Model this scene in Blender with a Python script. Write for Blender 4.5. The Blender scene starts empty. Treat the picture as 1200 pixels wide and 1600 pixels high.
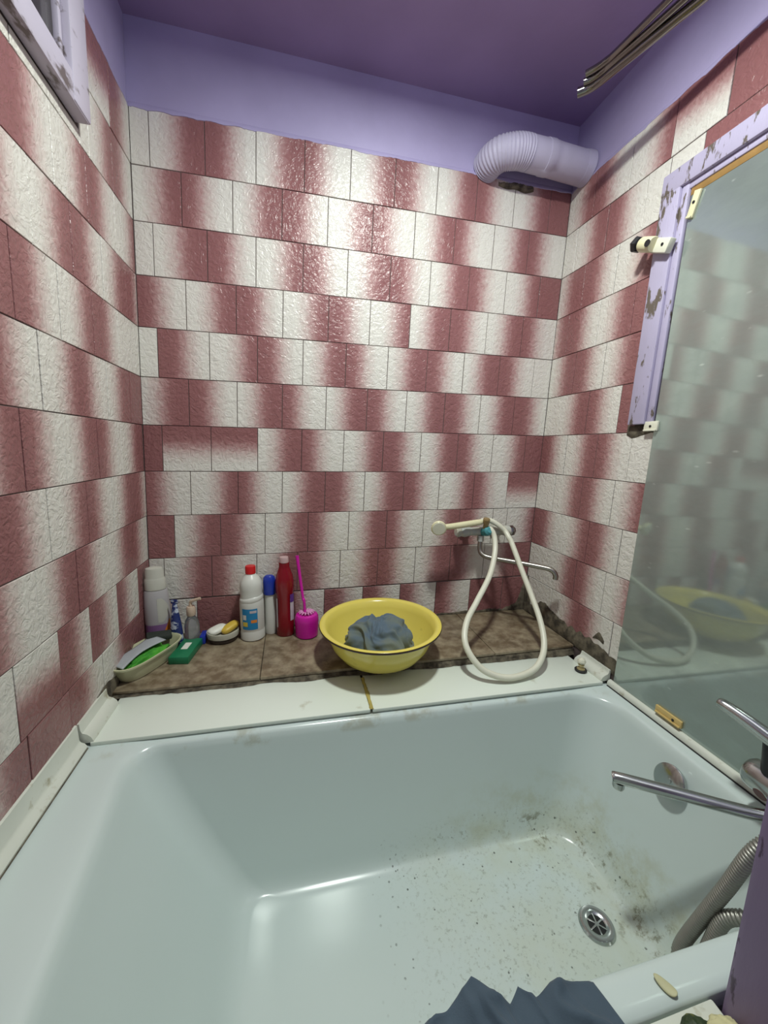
import bpy, math, random
from mathutils import Vector, Matrix, noise
random.seed(7)
scene = bpy.context.scene
COL = scene.collection
PI = math.pi

# ---------------------------------------------------------------- camera
cam_d = bpy.data.cameras.new('camera'); cam = bpy.data.objects.new('camera', cam_d); COL.objects.link(cam)
cam_d.sensor_fit = 'HORIZONTAL'; cam_d.sensor_width = 36.0; cam_d.lens = 598.386 / 1200 * 36.0
cam_d.clip_start = 0.02
RX = Vector((0.97246615, -0.23235097, 0.01796133))
RY = Vector((-0.02141265, -0.16583336, -0.98592129))
RZ = Vector((0.23205835, 0.95839049, -0.16624258))
M = Matrix.Identity(4)
for i in range(3):
    M[i][0] = RX[i]; M[i][1] = -RY[i]; M[i][2] = -RZ[i]
M[0][3], M[1][3], M[2][3] = 0.47095, -1.43128, 1.26347
cam.matrix_world = M
scene.camera = cam

# ---------------------------------------------------------------- world, exposure
w = bpy.data.worlds.new('world'); scene.world = w; w.use_nodes = True
w.node_tree.nodes['Background'].inputs[0].default_value = (0.95, 0.97, 1.0, 1)
w.node_tree.nodes['Background'].inputs[1].default_value = 0.16
vs = scene.view_settings
vs.view_transform = 'Standard'; vs.look = 'None'; vs.gamma = 1.0; vs.exposure = 0.0
vs.use_curve_mapping = False
LAMP_POWER = 22.0
LAMP_COLOR = (0.93, 1.0, 0.93)

# ---------------------------------------------------------------- constants of the room
W = 1.4976; LEAN = 0.036; ZT = 2.23; PITCH = 0.1513; CEIL = 2.455
def lean(x, z): return x + LEAN * (z - 1.33)
def z_rim(x): return 0.558 - 0.029 * x
def z_plank(x): return 0.568 - 0.028 * x
def z_ledge(x): return 0.582 - 0.0148 * x

# ---------------------------------------------------------------- materials
def new_mat(name):
    m = bpy.data.materials.new(name); m.use_nodes = True
    return m, m.node_tree.nodes, m.node_tree.links, m.node_tree.nodes['Principled BSDF']

def plain(name, col, rough=0.5, metal=0.0, var=0.12, scale=25.0, bump=0.0, bscale=60.0, spec=None, trans=0.0, coat=0.0):
    m, N, L, b = new_mat(name)
    tc = N.new('ShaderNodeTexCoord')
    nz = N.new('ShaderNodeTexNoise'); nz.inputs['Scale'].default_value = scale; nz.inputs['Detail'].default_value = 4
    L.new(tc.outputs['Object'], nz.inputs['Vector'])
    mx = N.new('ShaderNodeMix'); mx.data_type = 'RGBA'
    mx.inputs[6].default_value = tuple(c * (1 - var) for c in col) + (1,)
    mx.inputs[7].default_value = tuple(min(1, c * (1 + var)) for c in col) + (1,)
    L.new(nz.outputs['Fac'], mx.inputs[0]); L.new(mx.outputs[2], b.inputs['Base Color'])
    b.inputs['Roughness'].default_value = rough; b.inputs['Metallic'].default_value = metal
    if spec is not None: b.inputs['Specular IOR Level'].default_value = spec
    if trans: b.inputs['Transmission Weight'].default_value = trans
    if coat: b.inputs['Coat Weight'].default_value = coat
    if bump:
        n2 = N.new('ShaderNodeTexNoise'); n2.inputs['Scale'].default_value = bscale; n2.inputs['Detail'].default_value = 5
        L.new(tc.outputs['Object'], n2.inputs['Vector'])
        bp = N.new('ShaderNodeBump'); bp.inputs['Strength'].default_value = bump; bp.inputs['Distance'].default_value = 0.003
        L.new(n2.outputs['Fac'], bp.inputs['Height']); L.new(bp.outputs['Normal'], b.inputs['Normal'])
    return m

def patchy(name, col, col2, thr=0.6, soft=0.05, scale=12.0, rough=0.5, bump=0.3, stretch=(1, 1, 1), var=0.1):
    """base colour with worn or dirty patches of a second colour"""
    m, N, L, b = new_mat(name)
    tc = N.new('ShaderNodeTexCoord')
    mp = N.new('ShaderNodeMapping'); mp.inputs['Scale'].default_value = stretch
    L.new(tc.outputs['Object'], mp.inputs['Vector'])
    nz = N.new('ShaderNodeTexNoise'); nz.inputs['Scale'].default_value = scale; nz.inputs['Detail'].default_value = 6
    nz.inputs['Roughness'].default_value = 0.6
    L.new(mp.outputs['Vector'], nz.inputs['Vector'])
    rp = N.new('ShaderNodeValToRGB')
    rp.color_ramp.elements[0].position = thr - soft; rp.color_ramp.elements[0].color = (0, 0, 0, 1)
    rp.color_ramp.elements[1].position = thr + soft; rp.color_ramp.elements[1].color = (1, 1, 1, 1)
    L.new(nz.outputs['Fac'], rp.inputs['Fac'])
    n3 = N.new('ShaderNodeTexNoise'); n3.inputs['Scale'].default_value = scale * 0.35
    L.new(tc.outputs['Object'], n3.inputs['Vector'])
    m0 = N.new('ShaderNodeMix'); m0.data_type = 'RGBA'
    m0.inputs[6].default_value = tuple(c * (1 - var) for c in col) + (1,)
    m0.inputs[7].default_value = tuple(min(1, c * (1 + var)) for c in col) + (1,)
    L.new(n3.outputs['Fac'], m0.inputs[0])
    mx = N.new('ShaderNodeMix'); mx.data_type = 'RGBA'
    mx.inputs[7].default_value = col2 + (1,)
    L.new(rp.outputs['Color'], mx.inputs[0]); L.new(m0.outputs[2], mx.inputs[6]); L.new(mx.outputs[2], b.inputs['Base Color'])
    b.inputs['Roughness'].default_value = rough
    bp = N.new('ShaderNodeBump'); bp.inputs['Strength'].default_value = bump; bp.inputs['Distance'].default_value = 0.002
    L.new(nz.outputs['Fac'], bp.inputs['Height']); L.new(bp.outputs['Normal'], b.inputs['Normal'])
    return m

def tile_material():
    m, N, L, b = new_mat('wall_tile_glaze')
    uv = N.new('ShaderNodeUVMap'); uv.uv_map = 'uv'
    sep = N.new('ShaderNodeSeparateXYZ'); L.new(uv.outputs['UV'], sep.inputs[0])
    tc = N.new('ShaderNodeTexCoord'); oi = N.new('ShaderNodeObjectInfo')
    mul = N.new('ShaderNodeMath'); mul.operation = 'MULTIPLY'; mul.inputs[1].default_value = 43.0
    L.new(oi.outputs['Random'], mul.inputs[0])
    add = N.new('ShaderNodeVectorMath'); add.operation = 'ADD'
    L.new(tc.outputs['Object'], add.inputs[0]); L.new(mul.outputs[0], add.inputs[1])
    # relief: crumpled, leaf-like lumps
    n1 = N.new('ShaderNodeTexNoise'); n1.inputs['Scale'].default_value = 46; n1.inputs['Detail'].default_value = 2.2; n1.inputs['Distortion'].default_value = 2.2
    n2 = N.new('ShaderNodeTexVoronoi'); n2.feature = 'SMOOTH_F1'; n2.inputs['Scale'].default_value = 66
    L.new(add.outputs[0], n1.inputs['Vector'])
    dv = N.new('ShaderNodeVectorMath'); dv.operation = 'SCALE'; dv.inputs['Scale'].default_value = 0.02
    nc = N.new('ShaderNodeTexNoise'); nc.inputs['Scale'].default_value = 40
    L.new(add.outputs[0], nc.inputs['Vector']); L.new(nc.outputs['Color'], dv.inputs[0])
    ad2 = N.new('ShaderNodeVectorMath'); L.new(add.outputs[0], ad2.inputs[0]); L.new(dv.outputs[0], ad2.inputs[1])
    L.new(ad2.outputs[0], n2.inputs['Vector'])
    hs = N.new('ShaderNodeMath'); hs.operation = 'MULTIPLY_ADD'; hs.inputs[1].default_value = 0.55
    L.new(n2.outputs['Distance'], hs.inputs[0]); L.new(n1.outputs['Fac'], hs.inputs[2])
    bp = N.new('ShaderNodeBump'); bp.inputs['Strength'].default_value = 0.55; bp.inputs['Distance'].default_value = 0.0055
    L.new(hs.outputs[0], bp.inputs['Height']); L.new(bp.outputs['Normal'], b.inputs['Normal'])
    # sprayed colour: u from pale (0) to dark rose (1), edge broken up by noise; per-tile shift
    nf = N.new('ShaderNodeTexNoise'); nf.inputs['Scale'].default_value = 90; nf.inputs['Detail'].default_value = 3
    L.new(add.outputs[0], nf.inputs['Vector'])
    s1 = N.new('ShaderNodeMath'); s1.operation = 'MULTIPLY_ADD'; s1.inputs[1].default_value = 0.26; L.new(nf.outputs['Fac'], s1.inputs[0]); L.new(sep.outputs[0], s1.inputs[2])
    s2 = N.new('ShaderNodeMath'); s2.operation = 'MULTIPLY_ADD'; s2.inputs[1].default_value = 0.22; L.new(oi.outputs['Random'], s2.inputs[0]); L.new(s1.outputs[0], s2.inputs[2])
    s3 = N.new('ShaderNodeMath'); s3.operation = 'SUBTRACT'; s3.inputs[1].default_value = 0.24; L.new(s2.outputs[0], s3.inputs[0])
    rp = N.new('ShaderNodeValToRGB'); e = rp.color_ramp.elements
    e[0].position = 0.20; e[0].color = (0.66, 0.635, 0.58, 1)
    e[1].position = 0.86; e[1].color = (0.25, 0.108, 0.108, 1)
    k = e.new(0.42); k.color = (0.57, 0.475, 0.44, 1)
    k = e.new(0.58); k.color = (0.42, 0.26, 0.25, 1)
    k = e.new(0.72); k.color = (0.29, 0.135, 0.133, 1)
    L.new(s3.outputs[0], rp.inputs['Fac'])
    L.new(rp.outputs['Color'], b.inputs['Base Color'])
    b.inputs['Roughness'].default_value = 0.28
    b.inputs['Specular IOR Level'].default_value = 0.3
    return m

def lilac_material(name, col, dark=0.75):
    m, N, L, b = new_mat(name)
    tc = N.new('ShaderNodeTexCoord')
    n1 = N.new('ShaderNodeTexNoise'); n1.inputs['Scale'].default_value = 3.2; n1.inputs['Detail'].default_value = 5
    L.new(tc.outputs['Object'], n1.inputs['Vector'])
    rp = N.new('ShaderNodeValToRGB'); e = rp.color_ramp.elements
    e[0].position = 0.35; e[0].color = tuple(c * 0.94 for c in col) + (1,)
    e[1].position = 0.75; e[1].color = tuple(min(1, c * 1.12 + 0.015) for c in col) + (1,)
    L.new(n1.outputs['Fac'], rp.inputs['Fac']); L.new(rp.outputs['Color'], b.inputs['Base Color'])
    n2 = N.new('ShaderNodeTexNoise'); n2.inputs['Scale'].default_value = 22; n2.inputs['Detail'].default_value = 6
    L.new(tc.outputs['Object'], n2.inputs['Vector'])
    bp = N.new('ShaderNodeBump'); bp.inputs['Strength'].default_value = 0.22; bp.inputs['Distance'].default_value = 0.006
    L.new(n2.outputs['Fac'], bp.inputs['Height']); L.new(bp.outputs['Normal'], b.inputs['Normal'])
    b.inputs['Roughness'].default_value = 0.55
    return m

def tub_material():
    m, N, L, b = new_mat('tub_enamel')
    tc = N.new('ShaderNodeTexCoord'); sep = N.new('ShaderNodeSeparateXYZ'); L.new(tc.outputs['Object'], sep.inputs[0])
    def mr(src, a, bb, c, d):
        n = N.new('ShaderNodeMapRange'); n.interpolation_type = 'SMOOTHSTEP'
        n.inputs[1].default_value = a; n.inputs[2].default_value = bb; n.inputs[3].default_value = c; n.inputs[4].default_value = d
        L.new(src, n.inputs[0]); return n.outputs[0]
    def mul(*s):
        o = s[0]
        for t in s[1:]:
            n = N.new('ShaderNodeMath'); n.operation = 'MULTIPLY'
            L.new(o, n.inputs[0])
            if isinstance(t, float): n.inputs[1].default_value = t
            else: L.new(t, n.inputs[1])
            o = n.outputs[0]
        return o
    def noise_(scale, detail=5, rough=0.6):
        n = N.new('ShaderNodeTexNoise'); n.inputs['Scale'].default_value = scale; n.inputs['Detail'].default_value = detail; n.inputs['Roughness'].default_value = rough
        L.new(tc.outputs['Object'], n.inputs['Vector']); return n.outputs['Fac']
    X, Y, Z = sep.outputs
    low = mr(Z, 0.24, 0.17, 0.0, 1.0)                 # dirt lies on the tub's bottom
    region = mr(X, 0.62, 0.85, 0.0, 1.0)
    # fine grey scum speckle
    sp = mul(mr(noise_(95, 6, 0.75), 0.53, 0.66, 0.0, 1.0), low, region, mr(noise_(7), 0.33, 0.52, 0.0, 1.0), 0.75)
    film = mul(mr(noise_(4.5, 4), 0.40, 0.62, 0.0, 1.0), low, mr(X, 0.66, 0.95, 0.0, 1.0), 0.45)
    # black specks
    vo = N.new('ShaderNodeTexVoronoi'); vo.inputs['Scale'].default_value = 58; vo.inputs['Randomness'].default_value = 1.0
    L.new(tc.outputs['Object'], vo.inputs['Vector'])
    dot = mul(mr(vo.outputs['Distance'], 0.20, 0.12, 0.0, 1.0), mr(noise_(31, 2), 0.52, 0.60, 0.0, 1.0), low, mr(X, 0.60, 0.74, 0.0, 1.0), 0.8)
    # yellow-olive grime along the fillet towards the drain end
    band = mul(mr(Z, 0.34, 0.19, 0.0, 1.0), mr(noise_(13, 6, 0.7), 0.42, 0.72, 0.0, 1.0), mr(X, 0.75, 1.15, 0.0, 1.0), 0.62)
    edge = N.new('ShaderNodeMath'); edge.operation = 'MAXIMUM'
    L.new(mr(Y, -0.68, -0.60, 0.0, 1.0), edge.inputs[0]); L.new(mr(X, 1.17, 1.26, 0.0, 1.0), edge.inputs[1])
    band = mul(band, edge.outputs[0])
    dk = mul(mr(noise_(26, 5, 0.7), 0.55, 0.66, 0.0, 1.0), mr(Z, 0.205, 0.165, 0.0, 1.0), mr(X, 1.02, 1.14, 0.0, 1.0), edge.outputs[0], 0.7)
    # rust-like stains just below the rim at its corners
    rim = mul(mr(Z, 0.500, 0.517, 0.0, 1.0), mr(Y, -0.56, -0.52, 0.0, 1.0), mr(noise_(11, 5), 0.50, 0.64, 0.0, 1.0), 0.55)
    base = N.new('ShaderNodeRGB'); base.outputs[0].default_value = (0.585, 0.66, 0.64, 1)
    o = base.outputs[0]
    for fac, c in ((film, (0.56, 0.59, 0.46)), (band, (0.42, 0.42, 0.27)), (sp, (0.33, 0.36, 0.31)), (dk, (0.16, 0.15, 0.10)), (dot, (0.06, 0.065, 0.055)), (rim, (0.36, 0.34, 0.24))):
        mx = N.new('ShaderNodeMix'); mx.data_type = 'RGBA'; L.new(fac, mx.inputs[0]); L.new(o, mx.inputs[6]); mx.inputs[7].default_value = c + (1,)
        o = mx.outputs[2]
    L.new(o, b.inputs['Base Color'])
    b.inputs['Roughness'].default_value = 0.2
    return m

def mirror_material():
    m, N, L, b = new_mat('old_mirror')
    tc = N.new('ShaderNodeTexCoord')
    n1 = N.new('ShaderNodeTexNoise'); n1.inputs['Scale'].default_value = 9; n1.inputs['Detail'].default_value = 7; n1.inputs['Roughness'].default_value = 0.65
    mp = N.new('ShaderNodeMapping'); mp.inputs['Scale'].default_value = (1, 0.7, 1.8)
    L.new(tc.outputs['Object'], mp.inputs['Vector']); L.new(mp.outputs['Vector'], n1.inputs['Vector'])
    r = N.new('ShaderNodeMapRange'); r.inputs[1].default_value = 0.3; r.inputs[2].default_value = 0.75; r.inputs[3].default_value = 0.64; r.inputs[4].default_value = 0.86
    L.new(n1.outputs['Fac'], r.inputs[0])
    vo = N.new('ShaderNodeTexVoronoi'); vo.inputs['Scale'].default_value = 26
    n4 = N.new('ShaderNodeTexNoise'); n4.inputs['Scale'].default_value = 14; n4.inputs['Detail'].default_value = 4
    L.new(mp.outputs['Vector'], vo.inputs['Vector']); L.new(tc.outputs['Object'], n4.inputs['Vector'])
    v1 = N.new('ShaderNodeMapRange'); v1.inputs[1].default_value = 0.17; v1.inputs[2].default_value = 0.05; L.new(vo.outputs['Distance'], v1.inputs[0])
    v2 = N.new('ShaderNodeMapRange'); v2.inputs[1].default_value = 0.54; v2.inputs[2].default_value = 0.62; L.new(n4.outputs['Fac'], v2.inputs[0])
    vm = N.new('ShaderNodeMath'); vm.operation = 'MULTIPLY'; L.new(v1.outputs[0], vm.inputs[0]); L.new(v2.outputs[0], vm.inputs[1])
    dc_ = N.new('ShaderNodeMix'); dc_.data_type = 'RGBA'; dc_.inputs[6].default_value = (0.225, 0.258, 0.235, 1); dc_.inputs[7].default_value = (0.42, 0.46, 0.42, 1)
    L.new(vm.outputs[0], dc_.inputs[0])
    dif = N.new('ShaderNodeBsdfDiffuse'); L.new(dc_.outputs[2], dif.inputs['Color'])
    gl = N.new('ShaderNodeBsdfGlossy'); gl.inputs['Color'].default_value = (0.80, 0.92, 0.86, 1); gl.inputs['Roughness'].default_value = 0.06
    mx = N.new('ShaderNodeMixShader'); L.new(r.outputs[0], mx.inputs[0]); L.new(gl.outputs[0], mx.inputs[1]); L.new(dif.outputs[0], mx.inputs[2])
    L.new(mx.outputs[0], N['Material Output'].inputs['Surface'])
    return m

def cloth_material(name, col, col2, scale=9):
    m, N, L, b = new_mat(name)
    tc = N.new('ShaderNodeTexCoord')
    n1 = N.new('ShaderNodeTexNoise'); n1.inputs['Scale'].default_value = scale; n1.inputs['Detail'].default_value = 3
    L.new(tc.outputs['Object'], n1.inputs['Vector'])
    mx = N.new('ShaderNodeMix'); mx.data_type = 'RGBA'; mx.inputs[6].default_value = col + (1,); mx.inputs[7].default_value = col2 + (1,)
    r = N.new('ShaderNodeMapRange'); r.inputs[1].default_value = 0.4; r.inputs[2].default_value = 0.6; L.new(n1.outputs['Fac'], r.inputs[0])
    L.new(r.outputs[0], mx.inputs[0]); L.new(mx.outputs[2], b.inputs['Base Color'])
    b.inputs['Roughness'].default_value = 0.9; b.inputs['Sheen Weight'].default_value = 0.15
    n2 = N.new('ShaderNodeTexNoise'); n2.inputs['Scale'].default_value = 500; L.new(tc.outputs['Object'], n2.inputs['Vector'])
    bp = N.new('ShaderNodeBump'); bp.inputs['Strength'].default_value = 0.3; bp.inputs['Distance'].default_value = 0.001
    L.new(n2.outputs['Fac'], bp.inputs['Height']); L.new(bp.outputs['Normal'], b.inputs['Normal'])
    return m

def emit_material(name, col, s):
    m, N, L, b = new_mat(name)
    b.inputs['Base Color'].default_value = col + (1,); b.inputs['Emission Color'].default_value = col + (1,); b.inputs['Emission Strength'].default_value = s
    return m

MT = dict(
    tile=tile_material(),
    grout=plain('grout', (0.10, 0.075, 0.07), 0.9, var=0.3, bump=0.3),
    lilac=lilac_material('lilac_paint', (0.385, 0.340, 0.540)),
    lilac_ceiling=lilac_material('lilac_ceiling_paint', (0.30, 0.215, 0.40)),
    lilac_wood=patchy('peeling_lilac_paint', (0.435, 0.395, 0.54), (0.13, 0.105, 0.085), 0.595, 0.02, 19, 0.45, 0.7, (2.2, 2.2, 0.7)),
    window_wood=patchy('weathered_white_lilac_paint', (0.50, 0.46, 0.55), (0.15, 0.12, 0.12), 0.605, 0.04, 16, 0.5, 0.5, (1.8, 0.7, 1.8)),
    post_wood=patchy('scuffed_purple_paint', (0.235, 0.165, 0.30), (0.07, 0.03, 0.08), 0.64, 0.02, 16, 0.45, 0.4, (2.2, 2.2, 0.6)),
    raw_wood=plain('bare_wood', (0.30, 0.17, 0.05), 0.6, var=0.3, scale=40),
    window_dark=plain('dark_window_glass', (0.05, 0.045, 0.045), 0.12, var=0.3, scale=6),
    tub=tub_material(),
    trim=patchy('yellowed_white_plastic', (0.66, 0.68, 0.60), (0.33, 0.29, 0.17), 0.66, 0.06, 18, 0.35, 0.15),
    plank=patchy('white_laminate', (0.74, 0.79, 0.71), (0.42, 0.40, 0.28), 0.72, 0.06, 9, 0.3, 0.05, var=0.03),
    glue=plain('yellow_glue', (0.42, 0.34, 0.10), 0.5, var=0.3),
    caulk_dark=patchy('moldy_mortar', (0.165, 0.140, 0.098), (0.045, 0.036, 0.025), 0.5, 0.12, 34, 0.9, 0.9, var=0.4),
    ledge=patchy('brown_ledge_tile', (0.150, 0.108, 0.066), (0.32, 0.265, 0.18), 0.53, 0.14, 24, 0.36, 0.2, var=0.45),
    mirror=mirror_material(),
    cream=plain('aged_cream_plastic', (0.72, 0.68, 0.44), 0.35, var=0.06),
    cream_white=plain('cream_white_plastic', (0.72, 0.71, 0.58), 0.35, var=0.06),
    amber=plain('amber_plastic', (0.62, 0.45, 0.17), 0.4, var=0.12),
    black=plain('black_plastic', (0.012, 0.012, 0.014), 0.4),
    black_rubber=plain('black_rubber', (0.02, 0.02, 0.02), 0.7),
    chrome=plain('dull_chrome', (0.50, 0.52, 0.51), 0.2, 1.0, var=0.12, scale=30),
    chrome_dull=plain('tarnished_chrome', (0.36, 0.34, 0.30), 0.36, 1.0, var=0.2, scale=40),
    chrome_dark=plain('dark_steel', (0.26, 0.245, 0.235), 0.12, 1.0, var=0.1),
    chrome_lime=patchy('limescaled_chrome', (0.42, 0.44, 0.42), (0.55, 0.52, 0.42), 0.55, 0.1, 35, 0.35, 0.3),
    hose=plain('corrugated_steel_hose', (0.30, 0.29, 0.26), 0.4, 0.6, var=0.15),
    brass=plain('old_brass', (0.50, 0.42, 0.22), 0.35, 0.5, var=0.3),
    brown=plain('brown_plastic', (0.25, 0.17, 0.07), 0.4),
    teal=plain('teal_verdigris', (0.06, 0.27, 0.30), 0.6, var=0.4, scale=60),
    red_dark=plain('dark_red_marker', (0.10, 0.012, 0.012), 0.35),
    duct=lilac_material('lilac_painted_duct', (0.47, 0.44, 0.57)),
    enamel=patchy('yellow_enamel', (0.72, 0.60, 0.12), (0.50, 0.42, 0.10), 0.72, 0.06, 14, 0.2, 0.02, var=0.06),
    enamel_edge=plain('dark_enamel_edge', (0.05, 0.028, 0.02), 0.4),
    rag=cloth_material('grey_blue_rag', (0.085, 0.125, 0.165), (0.13, 0.155, 0.13), 14),
    navy=cloth_material('slate_blue_cloth', (0.050, 0.075, 0.105), (0.062, 0.092, 0.126), 6),
    bottle_white=plain('white_bottle_plastic', (0.62, 0.62, 0.57), 0.3, var=0.03),
    bottle_grey=plain('pearl_grey_plastic', (0.42, 0.40, 0.41), 0.3, var=0.05),
    cap_pearl=plain('pearl_cap_plastic', (0.50, 0.49, 0.43), 0.35, var=0.05),
    violet=plain('violet_label', (0.22, 0.11, 0.26), 0.4),
    orange=plain('orange_label', (0.70, 0.22, 0.03), 0.4),
    red=plain('red_plastic', (0.55, 0.012, 0.015), 0.3),
    wine=plain('wine_red_plastic', (0.21, 0.004, 0.012), 0.22, var=0.1),
    wine_cap=plain('translucent_pink_cap', (0.50, 0.34, 0.34), 0.3),
    label_blue=plain('blue_label_paper', (0.012, 0.20, 0.42), 0.4),
    label_pale=plain('pale_label_paper', (0.50, 0.45, 0.48), 0.5, var=0.3, scale=50),
    label_purple=plain('purple_label_paper', (0.10, 0.03, 0.22), 0.5),
    yellow=plain('yellow_label', (0.65, 0.50, 0.06), 0.4),
    blue=plain('royal_blue_plastic', (0.012, 0.035, 0.33), 0.25),
    navy_pack=patchy('navy_foil_print', (0.02, 0.035, 0.15), (0.50, 0.55, 0.65), 0.545, 0.03, 34, 0.25, 0.3, (1, 1, 2)),
    clear=plain('cloudy_clear_plastic', (0.62, 0.62, 0.65), 0.15, var=0.1, trans=0.85),
    beige=plain('beige_tubing', (0.55, 0.42, 0.32), 0.4),
    dish=plain('ivory_green_plastic', (0.50, 0.50, 0.32), 0.35, var=0.06),
    green=patchy('green_scouring_cloth', (0.035, 0.24, 0.025), (0.08, 0.38, 0.03), 0.5, 0.12, 30, 0.9, 0.9, var=0.3),
    green_box=plain('dark_green_card', (0.012, 0.17, 0.075), 0.35),
    comb_grey=plain('grey_plastic', (0.36, 0.38, 0.40), 0.4),
    pad_dark=plain('dark_pad', (0.022, 0.028, 0.022), 0.9, var=0.4, bump=0.5, bscale=200),
    soap=plain('white_soap', (0.78, 0.78, 0.70), 0.4, var=0.04),
    soap_y=plain('yellow_soap', (0.62, 0.43, 0.06), 0.4, var=0.15),
    soap_dish=plain('grey_ivory_dish', (0.46, 0.45, 0.37), 0.4),
    dish_dark=plain('dark_brown_dish', (0.045, 0.03, 0.025), 0.5),
    magenta=plain('magenta_plastic', (0.56, 0.012, 0.33), 0.25, var=0.05),
    magenta_pale=plain('pale_pink_bristles', (0.70, 0.30, 0.55), 0.6, var=0.3, scale=120),
    peel=plain('pale_yellow_peel', (0.52, 0.50, 0.30), 0.6, var=0.15),
    sponge=plain('crumbled_yellow_sponge', (0.62, 0.58, 0.33), 0.9, var=0.2, bump=0.8, bscale=90),
    leaf=patchy('withered_green_leaf', (0.025, 0.045, 0.015), (0.35, 0.33, 0.06), 0.56, 0.06, 30, 0.6, 0.3),
    floor=plain('floor_tile', (0.22, 0.19, 0.17), 0.5),
    skirt=plain('tub_side', (0.5, 0.52, 0.5), 0.4),
    lamp_white=plain('lamp_housing', (0.8, 0.8, 0.8), 0.4),
    diffuser=emit_material('lamp_diffuser', (0.95, 1.0, 0.95), 8.0),
    hole=plain('drain_dark', (0.012, 0.012, 0.012), 0.8),
)

# ---------------------------------------------------------------- mesh helpers
def obj(name, vf, mat, parent=None, smooth=True, loc=None, sharp=35):
    V, F = vf
    me = bpy.data.meshes.new(name); me.from_pydata([tuple(v) for v in V], [], F); me.validate(); me.update()
    o = bpy.data.objects.new(name, me); COL.objects.link(o)
    me.materials.append(MT[mat] if isinstance(mat, str) else mat)
    if smooth:
        for p in me.polygons: p.use_smooth = True
        if sharp < 180: me.set_sharp_from_angle(angle=math.radians(sharp))
    if parent: o.parent = parent
    if loc is not None: o.location = loc
    return o
def tag(o, label, cat, group=None):
    o['label'] = label; o['category'] = cat
    if group: o['group'] = group
    return o
def thing(name, label, cat, loc=(0, 0, 0), rotz=0.0, group=None):
    o = bpy.data.objects.new(name, None); COL.objects.link(o); o.location = loc; o.rotation_euler = (0, 0, rotz)
    o.empty_display_size = 0.05
    return tag(o, label, cat, group)
def structure(o, label):
    o['kind'] = 'structure'; o['label'] = label; return o

def merge(*parts):
    V, F = [], []
    for v, f in parts:
        n = len(V); V += list(v); F += [tuple(i + n for i in q) for q in f]
    return V, F
def box(x0, x1, y0, y1, z0, z1, b=0.0):
    """box with chamfered edges"""
    if b <= 0:
        V = [(x, y, z) for x in (x0, x1) for y in (y0, y1) for z in (z0, z1)]
        return V, [(0, 1, 3, 2), (4, 6, 7, 5), (0, 4, 5, 1), (2, 3, 7, 6), (0, 2, 6, 4), (1, 5, 7, 3)]
    import bmesh
    bm = bmesh.new(); bmesh.ops.create_cube(bm, size=1)
    for v in bm.verts:
        v.co = Vector(((x0 + x1) / 2 + v.co.x * (x1 - x0), (y0 + y1) / 2 + v.co.y * (y1 - y0), (z0 + z1) / 2 + v.co.z * (z1 - z0)))
    bmesh.ops.bevel(bm, geom=list(bm.edges), offset=b, segments=2, profile=0.5, affect='EDGES')
    bm.verts.index_update(); V = [tuple(v.co) for v in bm.verts]; F = [tuple(v.index for v in f.verts) for f in bm.faces]; bm.free()
    return V, F
def lathe(prof, n=32, sx=1.0, sy=1.0, c=(0, 0, 0), twist=None):
    """profile of (r, z); r = 0 closes the ends"""
    V, F, rows = [], [], []
    for r, z in prof:
        if r < 1e-6: rows.append([len(V)]); V.append((c[0], c[1], c[2] + z))
        else:
            rows.append(list(range(len(V), len(V) + n)))
            for i in range(n):
                a = 2 * PI * i / n
                V.append((c[0] + r * sx * math.cos(a), c[1] + r * sy * math.sin(a), c[2] + z))
    for A, Bq in zip(rows, rows[1:]):
        for i in range(n):
            j = (i + 1) % n
            if len(A) == 1 and len(Bq) == 1: continue
            if len(A) == 1: F.append((A[0], Bq[j], Bq[i]))
            elif len(Bq) == 1: F.append((A[i], A[j], Bq[0]))
            else: F.append((A[i], A[j], Bq[j], Bq[i]))
    return V, F
def spline(P, n=8):
    P = [Vector(p) for p in P]; Q = [P[0] * 2 - P[1]] + P + [P[-1] * 2 - P[-2]]; out = []
    for i in range(1, len(Q) - 2):
        for k in range(n):
            t = k / n; a, b, c, d = Q[i - 1], Q[i], Q[i + 1], Q[i + 2]
            out.append(0.5 * ((2 * b) + (c - a) * t + (2 * a - 5 * b + 4 * c - d) * t * t + (3 * b - a - 3 * c + d) * t ** 3))
    out.append(P[-1]); return out
def tube(P, r, n=12, cap=True):
    """P: list of points, r: radius or function of the point index"""
    P = [Vector(p) for p in P]; V, F = [], []
    up = None
    for i, p in enumerate(P):
        t = (P[min(i + 1, len(P) - 1)] - P[max(i - 1, 0)]).normalized()
        if up is None:
            up = Vector((0, 0, 1)) if abs(t.z) < 0.9 else Vector((1, 0, 0))
        s = t.cross(up).normalized(); up = s.cross(t).normalized()
        rr = r(i) if callable(r) else r
        for k in range(n):
            a = 2 * PI * k / n; V.append(tuple(p + s * (rr * math.cos(a)) + up * (rr * math.sin(a))))
    for i in range(len(P) - 1):
        for k in range(n):
            j = (k + 1) % n; F.append((i * n + k, i * n + j, (i + 1) * n + j, (i + 1) * n + k))
    if cap:
        F.append(tuple(range(n))[::-1]); F.append(tuple(range((len(P) - 1) * n, len(P) * n)))
    return V, F
def resample(P, step):
    P = [Vector(p) for p in P]; out = [P[0]]; acc = 0
    for a, b in zip(P, P[1:]):
        d = (b - a).length
        while acc + d >= step:
            t = (step - acc) / d; a = a + (b - a) * t; out.append(a.copy()); d = (b - a).length; acc = 0
        acc += d
    out.append(P[-1]); return out
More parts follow.
